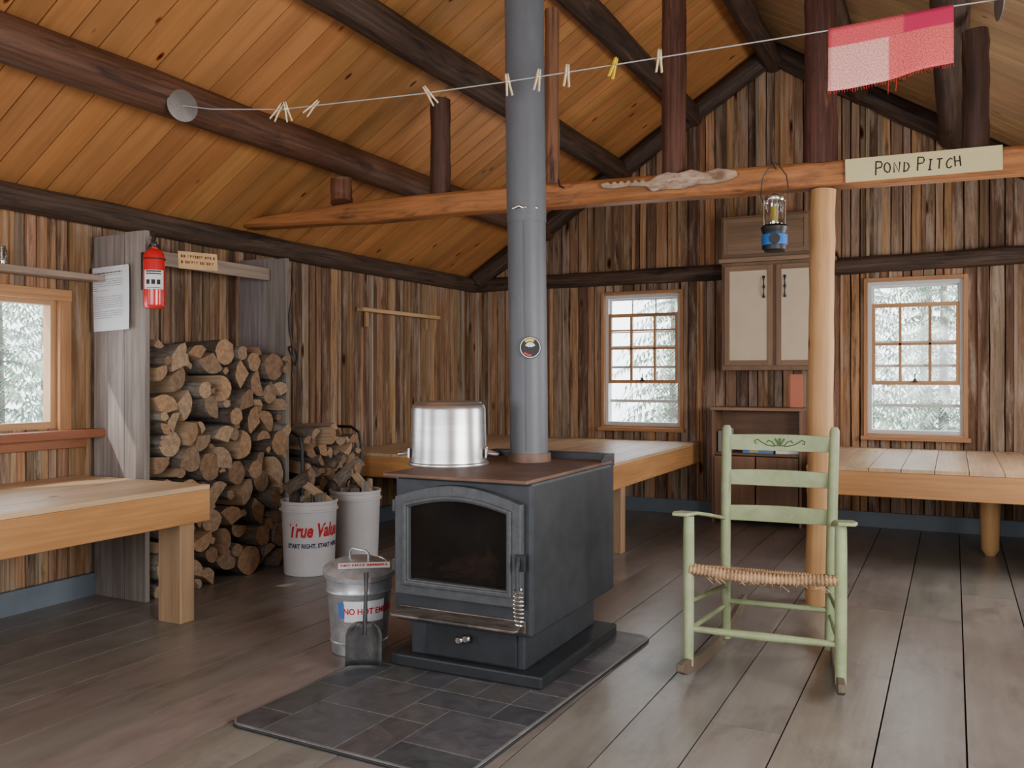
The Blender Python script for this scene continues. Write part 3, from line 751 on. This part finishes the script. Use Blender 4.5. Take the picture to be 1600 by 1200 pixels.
sp = root('stovepipe', 'grey-blue steel stovepipe rising from the stove to the roof', 'stovepipe', (-1.745, 3.655, .8165))
top = V((-.03, -.016, 2.92)); f = lambda z: top*(z/2.94)
b = B()
b.tube([f(0), f(.03), f(.031), f(1.12)], [.094, .094, .088, .088], 36); b.tube([f(1.10), f(2.93)], [.091, .089], 36)
b.done('pipe', 'pipe', sp, smooth=True)
b = B(); b.tube([f(-.0), f(.04)], [.101, .099], 32); b.done('flue_collar', 'rust', sp, smooth=True)
b = B(); b.tube([f(1.13), f(1.14)], [.092, .092], 36)
b.done('joint_band', 'pipe', sp, smooth=True)
b = B()
for an in (-1.9, -1.2, -.6): b.lathe([(0, .006), (.006, .003), (.006, 0), (0, 0)], 8, M4=Matrix.Translation(f(1.16)+V((.089*math.cos(an), .089*math.sin(an), 0))) @ Matrix.Rotation(an, 4, 'Z') @ Matrix.Rotation(math.radians(90), 4, 'Y'))
b.tube([f(1.155)+V((-.02, -.095, 0)), f(1.155)+V((.02, -.115, .006)), f(1.155)+V((.03, -.10, 0))], .005, 8)
b.done('damper_handle', 'steel', sp, smooth=True)
b = B(); b.tube([f(.05)+V((.028, -.0865, 0)), f(1.1)+V((.028, -.0865, 0))], .0018, 6); b.done('seam', 'pipe', sp)
an = math.atan2(-3.6, 1.9)
Mx = Matrix.Translation(V((-1.745, 3.655, 1.335))+V((.0955*math.cos(an), .0955*math.sin(an), 0))) @ Matrix.Rotation(an, 4, 'Z') @ Matrix.Rotation(math.radians(90), 4, 'Y') @ Matrix.Rotation(math.radians(90), 4, 'Z')
te = root('stove_thermometer', 'round dark magnetic stovepipe thermometer with yellow and white dial', 'thermometer', (0, 0, 0)); te.matrix_world = Mx
b = B(); b.lathe([(0, 0), (.05, 0), (.05, .004), (0, .004)], 28); b.done('dial', 'blk', te, smooth=True)
def arcp(b, r0, r1, a0, a1, z, n=12):
    A = [(math.radians(a0+(a1-a0)*i/n)) for i in range(n+1)]
    o_ = [b.bm.verts.new((r1*math.cos(a), r1*math.sin(a), z)) for a in A]; i_ = [b.bm.verts.new((r0*math.cos(a), r0*math.sin(a), z)) for a in A]
    for k in range(n): b.f([i_[k], i_[k+1], o_[k+1], o_[k]])
b = B(); arcp(b, .043, .0465, 0, 360, .0045, 30); arcp(b, .004, .024, 20, 160, .0046, 8); b.done('white_ring', 'paper', te)
b = B(); arcp(b, .028, .040, 60, 130, .0047); b.done('yellow_arc', 'yellow', te)
b = B(); arcp(b, .030, .038, 220, 280, .0047); b.done('red_arc', 'redp', te)

p = root('stock_pot', 'large upside-down aluminium stock pot on the stove', 'pot', (-1.995, 3.35, .817), .45)
b = B(); b.lathe([(.168, .0), (.177, .0), (.179, .005), (.177, .012), (.171, .016), (.168, .04), (.163, .245), (.158, .262), (.150, .270), (.147, .271), (.144, .276), (.10, .28), (0, .281), (0, .273), (.13, .268), (.155, .235), (.164, .0), (.168, 0)], 56)
b.done('pot_body', 'alu', p, smooth=True)
for sgn in (-1, 1):
    b = B(); b.tube([(sgn*.165, -.05, .055), (sgn*.192, -.05, .05), (sgn*.212, -.035, .047), (sgn*.217, 0, .046), (sgn*.212, .035, .047), (sgn*.192, .05, .05), (sgn*.165, .05, .055)], .007, 8)
    b.box(sgn*.168-.004, sgn*.168+.004, -.065, -.035, .035, .075); b.box(sgn*.168-.004, sgn*.168+.004, .035, .065, .035, .075)
    b.done('handle', 'alu', p, smooth=True)

# ------------------------------------------------------------------ ash can
c = root('ash_can', 'galvanised steel ash can with a lid labelled no hot embers', 'bin', (-2.345, 3.17, 0))
b = B(); pf = [(0, .01), (.105, .01), (.112, 0), (.118, .004)]
for z in (.05, .055, .06): pf.append((.118+(.145-.118)*z/.33+(.005 if z == .055 else 0), z))
for z in (.265, .272, .279): pf.append((.118+(.145-.118)*z/.33+(.005 if z == .272 else 0), z))
pf += [(.145, .325), (.152, .33), (.152, .338), (.145, .34), (.14, .32), (.112, .015), (0, .015)]
b.lathe(pf, 40); b.done('can_body', 'galv', c, smooth=True)
fa = math.atan2(-3.17, 2.345)
lidM = Matrix.Translation((0, 0, .33)) @ Matrix.Rotation(fa, 4, 'Z') @ Matrix.Rotation(math.radians(7), 4, 'Y') @ Matrix.Rotation(-fa, 4, 'Z') @ Matrix.Translation((0, 0, -.33+.012))
b = B()
b.lathe([(.155, .33), (.158, .332), (.158, .352), (.150, .358), (.12, .372), (.118, .368), (.10, .378), (.03, .392), (0, .393), (0, .388), (.15, .35), (.155, .33)], 40, M4=lidM)
lid = b.done('lid', 'galv', c, smooth=True)
b = B(); b.tube([lidM @ V(q) for q in [(-.05, 0, .385), (-.05, 0, .42), (-.035, 0, .432), (.035, 0, .432), (.05, 0, .42), (.05, 0, .385)]], .006, 8); b.done('lid_handle', 'galv', lid, smooth=True)
fb = fa+.10
rz_ = lambda z: .118+.027*z/.33+.002
b = B(); patch(b, rz_(.155), .155, .245, fb-.60, fb+.75, r2=rz_(.245)); b.done('label', 'paper', c, smooth=True)
b = B(); patch(b, rz_(.17)+.0006, .17, .235, fb-.80, fb-.58, r2=rz_(.235)+.0006); b.done('tape', 'bluetape', c, smooth=True)
text('label_lettering', 'NO HOT EMBERS', .036, 'redp', c, lambda v: V(((rz_(.2+v.y)+.0012)*math.cos(fb+.30+v.x/.137), (rz_(.2+v.y)+.0012)*math.sin(fb+.30+v.x/.137), v.y+.20)), 0, bold=.0010, sx=.9)
b = B(); Ml = lidM @ Matrix.Rotation(fa+math.pi/2, 4, 'Z') @ Matrix.Translation((0.02, -.078, .3865)) @ Matrix.Rotation(math.radians(9), 4, 'X')
q = [b.bm.verts.new(Ml @ V(v_)) for v_ in ((-.11, -.026, 0), (.11, -.026, 0), (.11, .026, 0), (-.11, .026, 0))]; b.f(q); b.done('lid_label', 'paper', c)
text('lid_lettering', 'NO HOT EMBERS', .026, 'redp', c, lambda v: Ml @ (v+V((0, 0, .0012))), 0, bold=.0008)

s = root('ash_shovel', 'small blackened steel ash shovel leaning against the can', 'shovel', (-2.165, 2.965, .022), math.radians(28))
s.rotation_euler = (math.radians(-5), 0, math.radians(28))
b = B(); g = []
for j in range(8):
    row = []
    for i in range(9):
        x = (i/8-.5)*.145*(1 if j < 6 else (.88 if j == 6 else .5)); row.append(b.bm.verts.new((x, -.018+.018*(abs(i/8-.5)*2)**3*-1.5, .175*j/7)))
    g.append(row)
for j in range(7):
    for i in range(8): b.f([g[j][i], g[j][i+1], g[j+1][i+1], g[j+1][i]])
o = b.done('blade', 'shovel', s, smooth=True, nosolid=True); md = o.modifiers.new('s', 'SOLIDIFY'); md.thickness = .003
b = B(); b.tube([(0, -.016, .12), (0, -.012, .20), (0, 0, .28), (0, .005, .37)], [.009, .009, .007, .010], 10); b.done('handle', 'shovel', s, smooth=True)

# ------------------------------------------------------------------ buckets
def bucket(loc, label, writing):
    r = root('plastic_bucket', label, 'bucket', loc)
    b = B(); b.lathe([(0, .006), (.142, .006), (.148, 0), (.152, .004), (.166, .385), (.176, .388), (.176, .402), (.168, .404), (.168, .43), (.173, .433), (.173, .45), (.165, .45), (.160, .38), (.146, .012), (0, .012)], 40)
    b.done('bucket_body', 'white', r, smooth=True)
    a = math.atan2(-loc[1], -loc[0])
    b = B(); b.tube([(.178*math.cos(t), .178*math.sin(t), .395-.05*math.sin(t-a-math.pi/2))for t in [a+math.pi/2+math.pi*i/16 for i in range(17)]], .003, 6); b.done('wire_handle', 'steel', r, smooth=True)
    if writing:
        a1 = a+.24
        cyl = lambda dz, da=0: (lambda v: V(((.1535+.034*(v.y+dz))*math.cos(a1+da+v.x/.16), (.1535+.034*(v.y+dz))*math.sin(a1+da+v.x/.16), v.y+dz)))
        text('brand_lettering', 'True Value', .112, 'redp', r, cyl(.275), 0, shear=.25, bold=.0042, sx=.68)
        text('slogan_lettering', 'START RIGHT. START HERE.', .036, 'navy', r, cyl(.185), 0, bold=.0015, sx=.80)
    return r
bucket((-3.56, 4.30, 0), 'white plastic bucket with red lettering full of kindling', True)
bucket((-3.60, 4.82, 0), 'plain white plastic bucket full of split kindling', False)
for bx, by in ((-3.56, 4.30), (-3.60, 4.82)):
    for an, rr in [(0, 0)]+[(i*2*math.pi/7, .085) for i in range(7)]:
        x = bx+rr*math.cos(an); y = by+rr*math.sin(an)
        L = R.uniform(.95, 1.28); h = .19*L
        firelog(x, y, h*1.0+.02+R.uniform(0, .06), R.uniform(.028, .036), 'kindling standing in the buckets', (0, math.radians(90)+R.uniform(-.08, .08), R.uniform(0, 6.28)), ('quarter', 'wedge', 'half'), L)
    for an in (.5, 2.4, 4.2):
        firelog(bx+.05*math.cos(an), by+.05*math.sin(an), .49+.02*an, .035, 'kindling standing in the buckets', (R.random(), R.uniform(.5, 1.0), an), ('quarter', 'wedge'), .6)

# ------------------------------------------------------------------ cabinets
cb = root('wall_cabinet', 'brown wooden wall cabinet with two cream panel doors', 'cabinet', (-1.30, 7.64, 1.26))
bc = (.21, .13, .08)
b = B(); b.box(-.43, .43, -.29, -.02, 0, .89, bc, grain='z'); b.box(-.45, .45, -.32, -.02, .89, .925, (.29, .19, .12)); b.done('body', 'cab', cb, bevel=.004)
for sx_ in (-1, 1):
    dcx = sx_*.208
    b = B(); rectring(b, dcx-.195, dcx+.195, .04, .86, .042, -.312, -.291, (.25, .155, .095))
    dd = b.done('door', 'cab', cb, bevel=.003)
    b = B(); b.box(dcx-.155, dcx+.155, -.304, -.292, .08, .82); b.done('door_panel', 'cream', dd)
    b = B(); hx = dcx+.125 if sx_ == -1 else dcx-.125
    b.tube([(hx, -.312, .60), (hx, -.32, .64), (hx+.003, -.322, .68), (hx, -.32, .72), (hx, -.312, .76)], [.008, .004, .007, .004, .008], 8)
    for zz in (.60, .68, .76): b.lathe([(0, .010), (.012, .006), (.012, 0), (0, 0)], 10, M4=Matrix.Translation((hx, -.306, zz)) @ Matrix.Rotation(math.radians(90), 4, 'X'))
    b.done('handle', 'blk', dd, smooth=True)
cb = root('upper_cabinet', 'plain brown box cabinet stacked above the wall cabinet', 'cabinet', (-1.38, 7.64, 2.19))
b = B(); b.box(-.36, .36, -.26, -.02, 0, .35, bc); b.done('body', 'cab', cb, bevel=.004)
b = B(); rectring(b, -.34, .34, .03, .33, .035, -.278, -.261, (.25, .16, .10)); b.box(-.305, .305, -.272, -.262, .06, .30, (.22, .14, .085)); b.done('door', 'cab', cb, bevel=.003)

bs = root('bookshelf', 'low brown wooden bookshelf with two lower doors', 'bookshelf', (-1.44, 7.61, 0))
bc = (.21, .115, .07); w = .36
b = B(); b.box(-w, -w+.02, -.32, 0, 0, .93, bc, grain='z'); b.box(w-.02, w, -.32, 0, 0, .93, bc, grain='z'); b.box(-w, w, -.012, 0, 0, .93, bc)
b.box(-w-.01, w+.01, -.33, 0, .93, .955, (.27, .16, .10)); b.box(-w+.02, w-.02, -.31, -.013, .56, .58, bc)
b.box(-w+.02, w-.02, -.31, -.013, .03, .05, bc)
b.done('shelf_frame', 'cab', bs, bevel=.003)
for sx_ in (-1, 1):
    b = B(); b.box(sx_*.17-.165, sx_*.17+.165, -.335, -.321, .04, .555, (.22, .12, .075), grain='z'); dd = b.done('door', 'cab', bs, bevel=.003)
    b = B(); b.lathe([(0, .02), (.012, .016), (.006, 0), (0, 0)], 10, M4=Matrix.Translation((sx_*.03, -.335, .40)) @ Matrix.Rotation(math.radians(90), 4, 'X')); b.done('knob', 'steel', dd, smooth=True)
BK = [(.55, .17, .10), (.08, .22, .48), (.62, .57, .45), (.22, .20, .18), (.45, .36, .22), (.36, .36, .38)]
bkm = [plain('book_cover', c_, .6, var=.05) for c_ in BK]
def book(label, x, y, z, sx, sy, sz, m, rz=0, name='book', cat='book', group=None):
    r = root(name, label, cat, (x, y, z), rz, group)
    t = min(sx, sy, sz)
    b = B(); b.box(-sx/2, sx/2, -sy/2, sy/2, 0, sz); b.done('cover', bkm[m], r, bevel=.0015)
    b = B()
    if sz == t: b.box(-sx/2+.004, sx/2+.0005, -sy/2-.0005, sy/2-.004, .003, sz-.003)
    else: b.box(-sx/2+.003, sx/2-.003, -sy/2+.004, sy/2-.004, sz, sz+.0008)
    b.done('pages', 'paper', r)
    return r
book('thin red book standing upright on top of the bookshelf', -1.15, 7.50, .956, .10, .03, .27, 0)
g_ = 'books lying on the bookshelf'
book('tan paperback lying on the shelf', -1.20, 7.42, .581, .20, .14, .03, 2, .1, group=g_)
book('grey paperback lying on a stack', -1.21, 7.42, .612, .19, .13, .025, 5, -.1, group=g_)
book('white paperback lying on a stack', -1.20, 7.42, .638, .18, .13, .03, 2, .05, group=g_)
book('pale paperback lying on the very top of the stack', -1.20, 7.42, .669, .17, .13, .03, 5, .15, group=g_)
for k, m in enumerate((3, 4, 5)):
    book('small paperback standing on the shelf', -1.75+.036*k, 7.43, .581, .03, .13, .17+.01*(k % 3), m, group='books standing on the shelf')
bx = root('puzzle_box', 'blue jigsaw puzzle box with yellow number', 'box', (-1.43, 7.40, .581), 0)
b = B(); b.box(-.12, .12, -.09, .09, 0, .05); b.done('box_lid', bkm[1], bx, bevel=.002)
text('box_lettering', '500', .05, 'yellow', bx, lambda v: V((v.x-.03, -.0915, v.y+.022)), 0, bold=.001)

# ------------------------------------------------------------------ sign, driftwood, lantern on the tie beam
def onbeam(x, z, out=0.): return V((x, bl(x), z))+bn*out
sx0, sx1 = -.505, .215; BA = math.atan(BS)
sr = root('name_sign', 'pale yellow board hand-lettered POND PITCH on the tie beam', 'sign', onbeam((sx0+sx1)/2, 2.273, .012), BA)
sr.rotation_euler = (0, math.radians(-.8), BA)
L = (sx1-sx0)/2
b = B(); b.box(-L, L, -.006, .006, -.060, .060); b.done('board', 'card', sr, bevel=.002)
LET = {'P': [[(0, 0), (0, 1)], [(0, 1), (.5, .95), (.6, .75), (.5, .55), (0, .5)]], 'O': [[(.3, 0), (.05, .2), (0, .5), (.1, .85), (.35, 1), (.6, .8), (.65, .45), (.55, .1), (.3, 0)]],
       'N': [[(0, 0), (.03, 1), (.55, 0), (.6, 1)]], 'D': [[(.05, 0), (.05, 1), (.45, .85), (.62, .5), (.45, .12), (.0, 0)]], 'I': [[(.3, 0), (.3, 1)], [(.12, 1), (.48, 1)], [(.12, 0), (.48, 0)]],
       'T': [[(.3, 0), (.3, 1)], [(0, 1), (.62, 1)]], 'C': [[(.6, .85), (.35, 1), (.08, .75), (0, .4), (.15, .05), (.4, 0), (.62, .15)]], 'H': [[(0, 0), (0, 1)], [(.55, 0), (.55, 1)], [(0, .5), (.55, .52)]]}
b = B(); x = -.215
for i, ch in enumerate('POND PITCH'):
    if ch == ' ': x += .022; continue
    big = ch == 'P'; h = (.070 if big else .050)*R.uniform(.93, 1.08); dz_ = R.uniform(-.004, .004); lean = R.uniform(-.12, .12)
    for st_ in LET[ch]:
        b.tube([(x+p[0]*(.050 if big else .044)+lean*p[1]*h+R.uniform(-.001, .001), -.0068, -.034+dz_+p[1]*h+(0 if big else .006)) for p in st_], .0036, 6)
    x += .043
b.done('lettering', 'inkdk', sr, smooth=True)

dw = [(-.38, .015), (-.37, -.012), (-.30, -.018), (-.22, -.012), (-.12, -.02), (-.09, -.05), (.0, -.045), (.08, -.05), (.17, -.03), (.24, -.035), (.33, -.02), (.38, .0), (.37, .03), (.27, .05), (.2, .032), (.13, .055), (.06, .04), (.0, .05), (-.06, .035), (-.1, .01)]
t_ = [(-.12-.02*i, .006+(.018 if i % 2 else 0.)) for i in range(12)]
b = B(); b.prism(dw+t_, (0, 0, 0), (1, 0, 0), (0, 0, 1), (0, -1, 0), .03)
b.done('driftwood_piece', 'drift', loc=onbeam(-1.415, 2.285, .004), rot=(0, 0, BA), bevel=.008, label='weathered driftwood slab with a toothed end on the tie beam', cat='driftwood')
b = B(); b.tube([(0, 0, 0), (0, -.05, .0), (0, -.07, .03)], .006, 8); b.done('wall_hook', 'blk', loc=onbeam(-2.02, 2.30, 0), smooth=True, label='small iron nail hook in the tie beam', cat='hook')

ln = root('camping_lantern', 'clear and blue camping lantern hanging by its wire handle', 'lantern', onbeam(-.845, 1.855, .115))
b = B(); b.lathe([(0, 0), (.052, 0), (.062, .008), (.064, .03), (.060, .036), (.060, .095), (.064, .102), (.070, .125), (.058, .138), (0, .138)], 28); b.done('base', 'blk', ln, smooth=True)
a = math.atan2(-4.75, .86)
b = B(); b.lathe([(.0605, .03), (.066, .034), (.066, .085), (.0605, .09)], 28); b.done('blue_band', 'blue', ln, smooth=True)
b = B(); b.lathe([(0, .008), (.026, .008), (.028, 0), (0, 0)], 18, M4=Matrix.Translation((.064*math.cos(a), .064*math.sin(a), .06)) @ Matrix.Rotation(a, 4, 'Z') @ Matrix.Rotation(math.radians(90), 4, 'Y')); b.done('switch', 'blk', ln, smooth=True)
b = B(); b.lathe([(.05, .138), (.052, .15), (.052, .25), (.046, .27)], 28); b.done('globe', 'globe', ln, smooth=True)
b = B(); b.tube([(0, 0, .138), (0, 0, .235)], [.016, .016], 14); b.done('lamp_tube', 'yellow', ln, smooth=True)
b = B(); b.lathe([(0, .262), (.048, .262), (.052, .27), (.050, .285), (.03, .30), (.012, .305), (0, .305)], 28)
for k in range(4):
    an = k*math.pi/2+.4; b.tube([(.054*math.cos(an), .054*math.sin(an), .125), (.054*math.cos(an), .054*math.sin(an), .27)], .0025, 6)
b.done('cap', 'steel', ln, smooth=True)
b = B(); b.tube([(-.055, 0, .25), (-.072, 0, .30), (-.06, 0, .39), (-.02, 0, .45), (0, 0, .465), (.02, 0, .45), (.06, 0, .39), (.072, 0, .30), (.055, 0, .25)], .0028, 6); b.done('wire_handle', 'blk', ln, smooth=True)
b = B(); b.tube([(0, 0, .0), (0, -.10, .0), (0, -.125, .012), (0, -.125, .035)], .004, 8); b.done('wall_hook', 'blk', loc=onbeam(-.845, 2.312, -.0), smooth=True, label='bent iron nail hook holding the lantern', cat='hook')

# ------------------------------------------------------------------ clothesline
CP = [(-3.56, 2.585), (-3.38, 2.53), (-3.2, 2.495), (-2.83, 2.462), (-2.13, 2.472), (-1.75, 2.488), (-1.48, 2.503), (-.95, 2.535), (-.434, 2.567), (0., 2.61), (.66, 2.64)]
def lz(x):
    for (a0, z0), (a1, z1) in zip(CP, CP[1:]):
        if a0 <= x <= a1: return z0+(z1-z0)*(x-a0)/(a1-a0)
    return CP[-1][1]
def lp(x): return V((x, 3.07+.185*(x+3.6), lz(x)))
b = B(); b.tube([lp(c_[0])-lp(-1.5) for c_ in CP], .0026, 6)
b.done('clothesline', 'cord', loc=lp(-1.5), smooth=True, label='thin grey clothesline strung across the room', cat='clothesline')
ld = V((1, .185, 0)).normalized()
for x in (-3.36, .155):
    b = B(); q = ld.to_track_quat('Z', 'Y').to_matrix().to_4x4()
    b.lathe([(0, .003), (.07, .003), (.078, .0), (.078, -.003), (0, 0)], 28, M4=q)
    b.done('mouse_guard_disc', 'tin', loc=lp(x), smooth=True, rot=(0, 0, math.radians(-28) if x < 0 else 0), label='dull tin lid disc threaded on the clothesline', cat='disc', group='tin discs on the clothesline')
def pinmesh(mat):
    b = B()
    for sg_ in (-1, 1):
        b.rect([(sg_*.004, 0, .030), (sg_*.0045, 0, .012), (sg_*.005, 0, -.008), (sg_*.011, 0, -.055)], (0, 1, 0), [.004, .007, .007, .006], .011)
    return b.done('clothespin', mat, link=False, bevel=.001)
PW, PY = pinmesh('pinw'), pinmesh('yellow')
b = B(); b.tube([(-.011, .007, -.006), (.0, .008, -.002), (.011, .007, -.006), (.011, -.007, -.006), (0, -.008, -.002), (-.011, -.007, -.006)], .0012, 5, closed=True); SPR = b.done('spring', 'steel', link=False)
for u, tilt, src in ((-2.84, .5, 0), (-2.80, -.25, 0), (-2.66, .7, 0), (-2.10, -.6, 0), (-1.735, -.15, 0), (-1.60, .15, 0), (-1.475, .05, 0), (-1.275, .35, 1), (-1.09, .03, 0)):
    s_ = (PY if src else PW).copy(); COL.objects.link(s_); s_.location = lp(u); s_.rotation_euler = (0, tilt, R.uniform(.5, 1.2)); s_.scale = (1.12, 1.12, 1.12)
    tag(s_, 'yellow plastic clothespin clipped on the line' if src else 'plain wooden clothespin clipped on the line', 'clothespin', 'clothespins on the line')
    k_ = SPR.copy(); k_.parent = s_; COL.objects.link(k_)
b = B(); xs = -.44; xe = .0; NX, NZ = 24, 14
tr = root('checked_towel', 'pink and red checked dish towel folded over the clothesline', 'towel', lp(-.21))
for side, drop in ((-1, .25), (1, .20)):
    g = []
    for j in range(NZ+1):
        row = []
        for i in range(NX+1):
            t = i/NX; s_ = j/NZ; x = xs+(xe-xs)*t
            p = lp(x)-lp(-.21)+V((0, 0, .004))
            off = side*(.004+.012*s_)+.008*math.sin(t*7+side)*s_+.005*math.sin(t*15)*s_
            dr_ = drop*(1-.08*t)+.006*math.sin(t*5)
            row.append(b.bm.verts.new(p+V((0, off, -dr_*s_))))
        g.append(row)
    for j in range(NZ):
        for i in range(NX):
            b.f([g[j][i], g[j][i+1], g[j+1][i+1], g[j+1][i]], [(i/NX, j/NZ), ((i+1)/NX, j/NZ), ((i+1)/NX, (j+1)/NZ), (i/NX, (j+1)/NZ)])
o = b.done('cloth', 'towel', tr, smooth=True, nosolid=True)
md = o.modifiers.new('s', 'SOLIDIFY'); md.thickness = .003
b = B()
for i in range(46):
    t = i/45; x = xs+(xe-xs)*t; p = lp(x)-lp(-.21); dr_ = .25*(1-.08*t)+.006*math.sin(t*5)
    y_ = -.016+.008*math.sin(t*7-1)+.005*math.sin(t*15)
    L_ = R.uniform(.006, .016) if i not in (22, 25) else .05
    b.tube([p+V((0, y_, .004-dr_)), p+V((R.uniform(-.004, .004), y_, .003-dr_-L_))], .0012, 4)
b.done('fringe', 'redp', tr)

# ------------------------------------------------------------------ rocking chair
ch = root('rocking_chair', 'sage green wooden ladder-back rocking chair with woven rush seat', 'rocking chair', (-.680, 3.775, 0), math.radians(4))
ch.scale = (.95, 1, 1)
def zr(t): return .029+(t-.02)**2*.25
for s_ in (-1, 1):
    pts = []
    for i in range(17):
        t = -.45+1.08*i/16; x = s_*(.305-.095*(t+.43)/1.05); pts.append((x, t, zr(t)))
    b = B(); b.rect(pts, (0, 0, 1), .030, [.030]+[.058]*15+[.025]); b.done('rocker', 'rock', ch, bevel=.005)
    b = B(); b.tube([(s_*.298, -.325, .060), (s_*.298, -.323, .2), (s_*.298, -.32, .42), (s_*.298, -.318, .56), (s_*.298, -.316, .650)], [.021, .0225, .0235, .0235, .022], 16); b.done('front_post', 'green', ch, smooth=True)
    b = B(); b.tube([(s_*.228, .19, .035), (s_*.232, .20, .20), (s_*.236, .215, .42), (s_*.240, .25, .66), (s_*.245, .31, .93), (s_*.246, .318, .965), (s_*.246, .32, .98)], [.020, .022, .0235, .0235, .023, .022, .014], 16); b.done('back_post', 'green', ch, smooth=True)
    b = B(); pts = [(s_*.248, .225, .565), (s_*.262, .10, .59), (s_*.288, -.10, .628), (s_*.308, -.26, .655), (s_*.318, -.34, .662), (s_*.322, -.385, .664)]
    b.rect(pts, (0, 0, 1), [.030, .044, .060, .078, .085, .065], [.014]*6); b.done('arm', 'green', ch, bevel=.005)
    for z0, z1 in ((.20, .18), (.31, .27)):
        b = B(); b.tube([(s_*.298, -.32, z0), (s_*.265, -.06, (z0+z1)/2), (s_*.232, .20, z1)], [.009, .012, .009], 10); b.done('side_stretcher', 'green', ch, smooth=True)
def yb(z): return .215+(.315-.215)*(z-.42)/(.95-.42)
def slat(z, h):
    b = B(); pts = []
    for i in range(13):
        x = -.238+.476*i/12; pts.append((x, yb(z)+.03*(1-(x/.238)**2)-.004, z))
    b.rect(pts, (0, 0, 1), .012, [h*(.90+.10*math.sin(math.pi*i/12)) for i in range(13)])
    return b.done('back_slat', 'green', ch, bevel=.003)
tp = slat(.905, .076); slat(.748, .074); slat(.59, .074)
b = B()
def sc(x, z): return V((x, yb(.905)+.03*(1-(x/.238)**2)-.0115, .905+z))
for sg_ in (-1, 1):
    b.tube([sc(sg_*q[0], q[1]) for q in ((.008, -.012), (.03, -.016), (.06, -.01), (.085, .002), (.10, .014), (.115, .008), (.112, -.004), (.104, -.002))], .0026, 5)
    b.tube([sc(sg_*q[0], q[1]) for q in ((.02, -.014), (.035, .004), (.052, .010), (.06, .0))], .0028, 5)
    b.tube([sc(sg_*q[0], q[1]) for q in ((.004, -.012), (.014, .008), (.022, .018))], .004, 5)
b.tube([sc(0, -.016), sc(0, .02)], [.003, .006], 6)
b.done('stencil', 'greendk', tp)
b = B(); b.tube([(-.298, -.32, .205), (0, -.325, .205), (.298, -.32, .205)], [.012, .017, .012], 10); b.done('front_stretcher', 'green', ch, smooth=True)
b = B(); b.tube([(-.232, .2, .20), (.232, .2, .20)], .012, 10); b.done('back_stretcher', 'green', ch, smooth=True)
b = B(); SH = .034
NX, NY = 44, 60; G = []
for j in range(NY+1):
    t = j/NY; row = []
    y = -.325+.54*t; hw_ = .285-.06*t
    for i in range(NX+1):
        q = i/NX*2-1
        sag = -.050*(1-q*q)*math.sin(math.pi*min(1, .08+t*.92))
        z = SH+.428-.120*t+sag+.003*math.sin(j*math.pi*.9+abs(q)*16)
        row.append(b.bm.verts.new((q*hw_, y, z)))
    G.append(row)
for j in range(NY):
    for i in range(NX): b.f([G[j][i], G[j][i+1], G[j+1][i+1], G[j+1][i]])
n_ = 150
b.tube([(-.29+.58*i/n_, -.325, SH+.410-.016*math.sin(math.pi*i/n_)) for i in range(n_+1)], [.021+.003*math.sin(i*1.6) for i in range(n_+1)], 12)
for s_ in (-1, 1): b.tube([(s_*(.29-.06*i/n_), -.325+.54*i/n_, SH+.413-.112*i/n_) for i in range(n_+1)], [.014+.002*math.sin(i*1.6) for i in range(n_+1)], 10)
b.tube([(-.23+.46*i/n_, .215, SH+.301) for i in range(n_+1)], [.015+.002*math.sin(i*1.6) for i in range(n_+1)], 10)
for k in range(34):
    x = R.uniform(-.24, .24); z = SH+R.uniform(.38, .40)
    b.tube([(x, -.342, z), (x+R.uniform(-.05, .05), -.336, z-R.uniform(.012, .03))], .002, 5)
b.done('seat', 'rush', ch, smooth=True, nosolid=True)

for o in TEMPL: bpy.data.objects.remove(o)

# ------------------------------------------------------------------ lights, world, camera
def area(name, loc, rot, sx, sy, p, col):
    l = bpy.data.lights.new(name, 'AREA'); l.shape = 'RECTANGLE'; l.size = sx; l.size_y = sy; l.energy = p; l.color = col
    o = bpy.data.objects.new(name, l); COL.objects.link(o); o.location = loc; o.rotation_euler = [math.radians(v) for v in rot]; return o
area('fill_light_front', (-1.2, YF+.15, 1.45), (88, 0, 0), 3.2, 1.3, 112, (.96, .98, 1.))  # added lamp behind the camera imitating window light; the front wall is closed
area('fill_light_right', (XR-.12, 1.9, 1.35), (90, 0, 90), 2.0, 1.0, 125, (1., .98, .96))  # lamp added at the closed right wall to light the left roof slope
area('fill_light_right', (XR-.12, 5.6, 1.45), (80, 0, 90), 1.4, 1.0, 62, (1., .98, .96))  # second added lamp, fills the dark back corner; no window modelled here
area('fill_light_left', (XL+.15, .2, 1.35), (90, 0, -90), 1.6, .9, 45, (.93, .96, 1.))  # added soft lamp from the left; the wall has no opening at this spot
sun = bpy.data.lights.new('sun', 'SUN'); sun.energy = 4; sun.angle = .02; sun.color = (1, .95, .87)
so = bpy.data.objects.new('sun', sun); COL.objects.link(so); so.rotation_euler = (math.radians(50), 0, math.radians(-30))
w = bpy.data.worlds.new('World'); bpy.context.scene.world = w; w.use_nodes = True; nt = w.node_tree; nt.nodes.clear()
o = nt.nodes.new('ShaderNodeOutputWorld'); bg = nt.nodes.new('ShaderNodeBackground'); bg.inputs[0].default_value = (.88, .94, 1, 1); bg.inputs[1].default_value = 7.0
nt.links.new(bg.outputs[0], o.inputs[0])
cam = bpy.data.cameras.new('Camera'); co = bpy.data.objects.new('Camera', cam); COL.objects.link(co)
cam.sensor_width = 36; cam.lens = 1375/1600*36; cam.shift_y = -10/1600; cam.clip_start = .05
co.location = (0, 0, 1.2); co.rotation_euler = (math.radians(90), 0, math.radians(26.65))
bpy.context.scene.camera = co
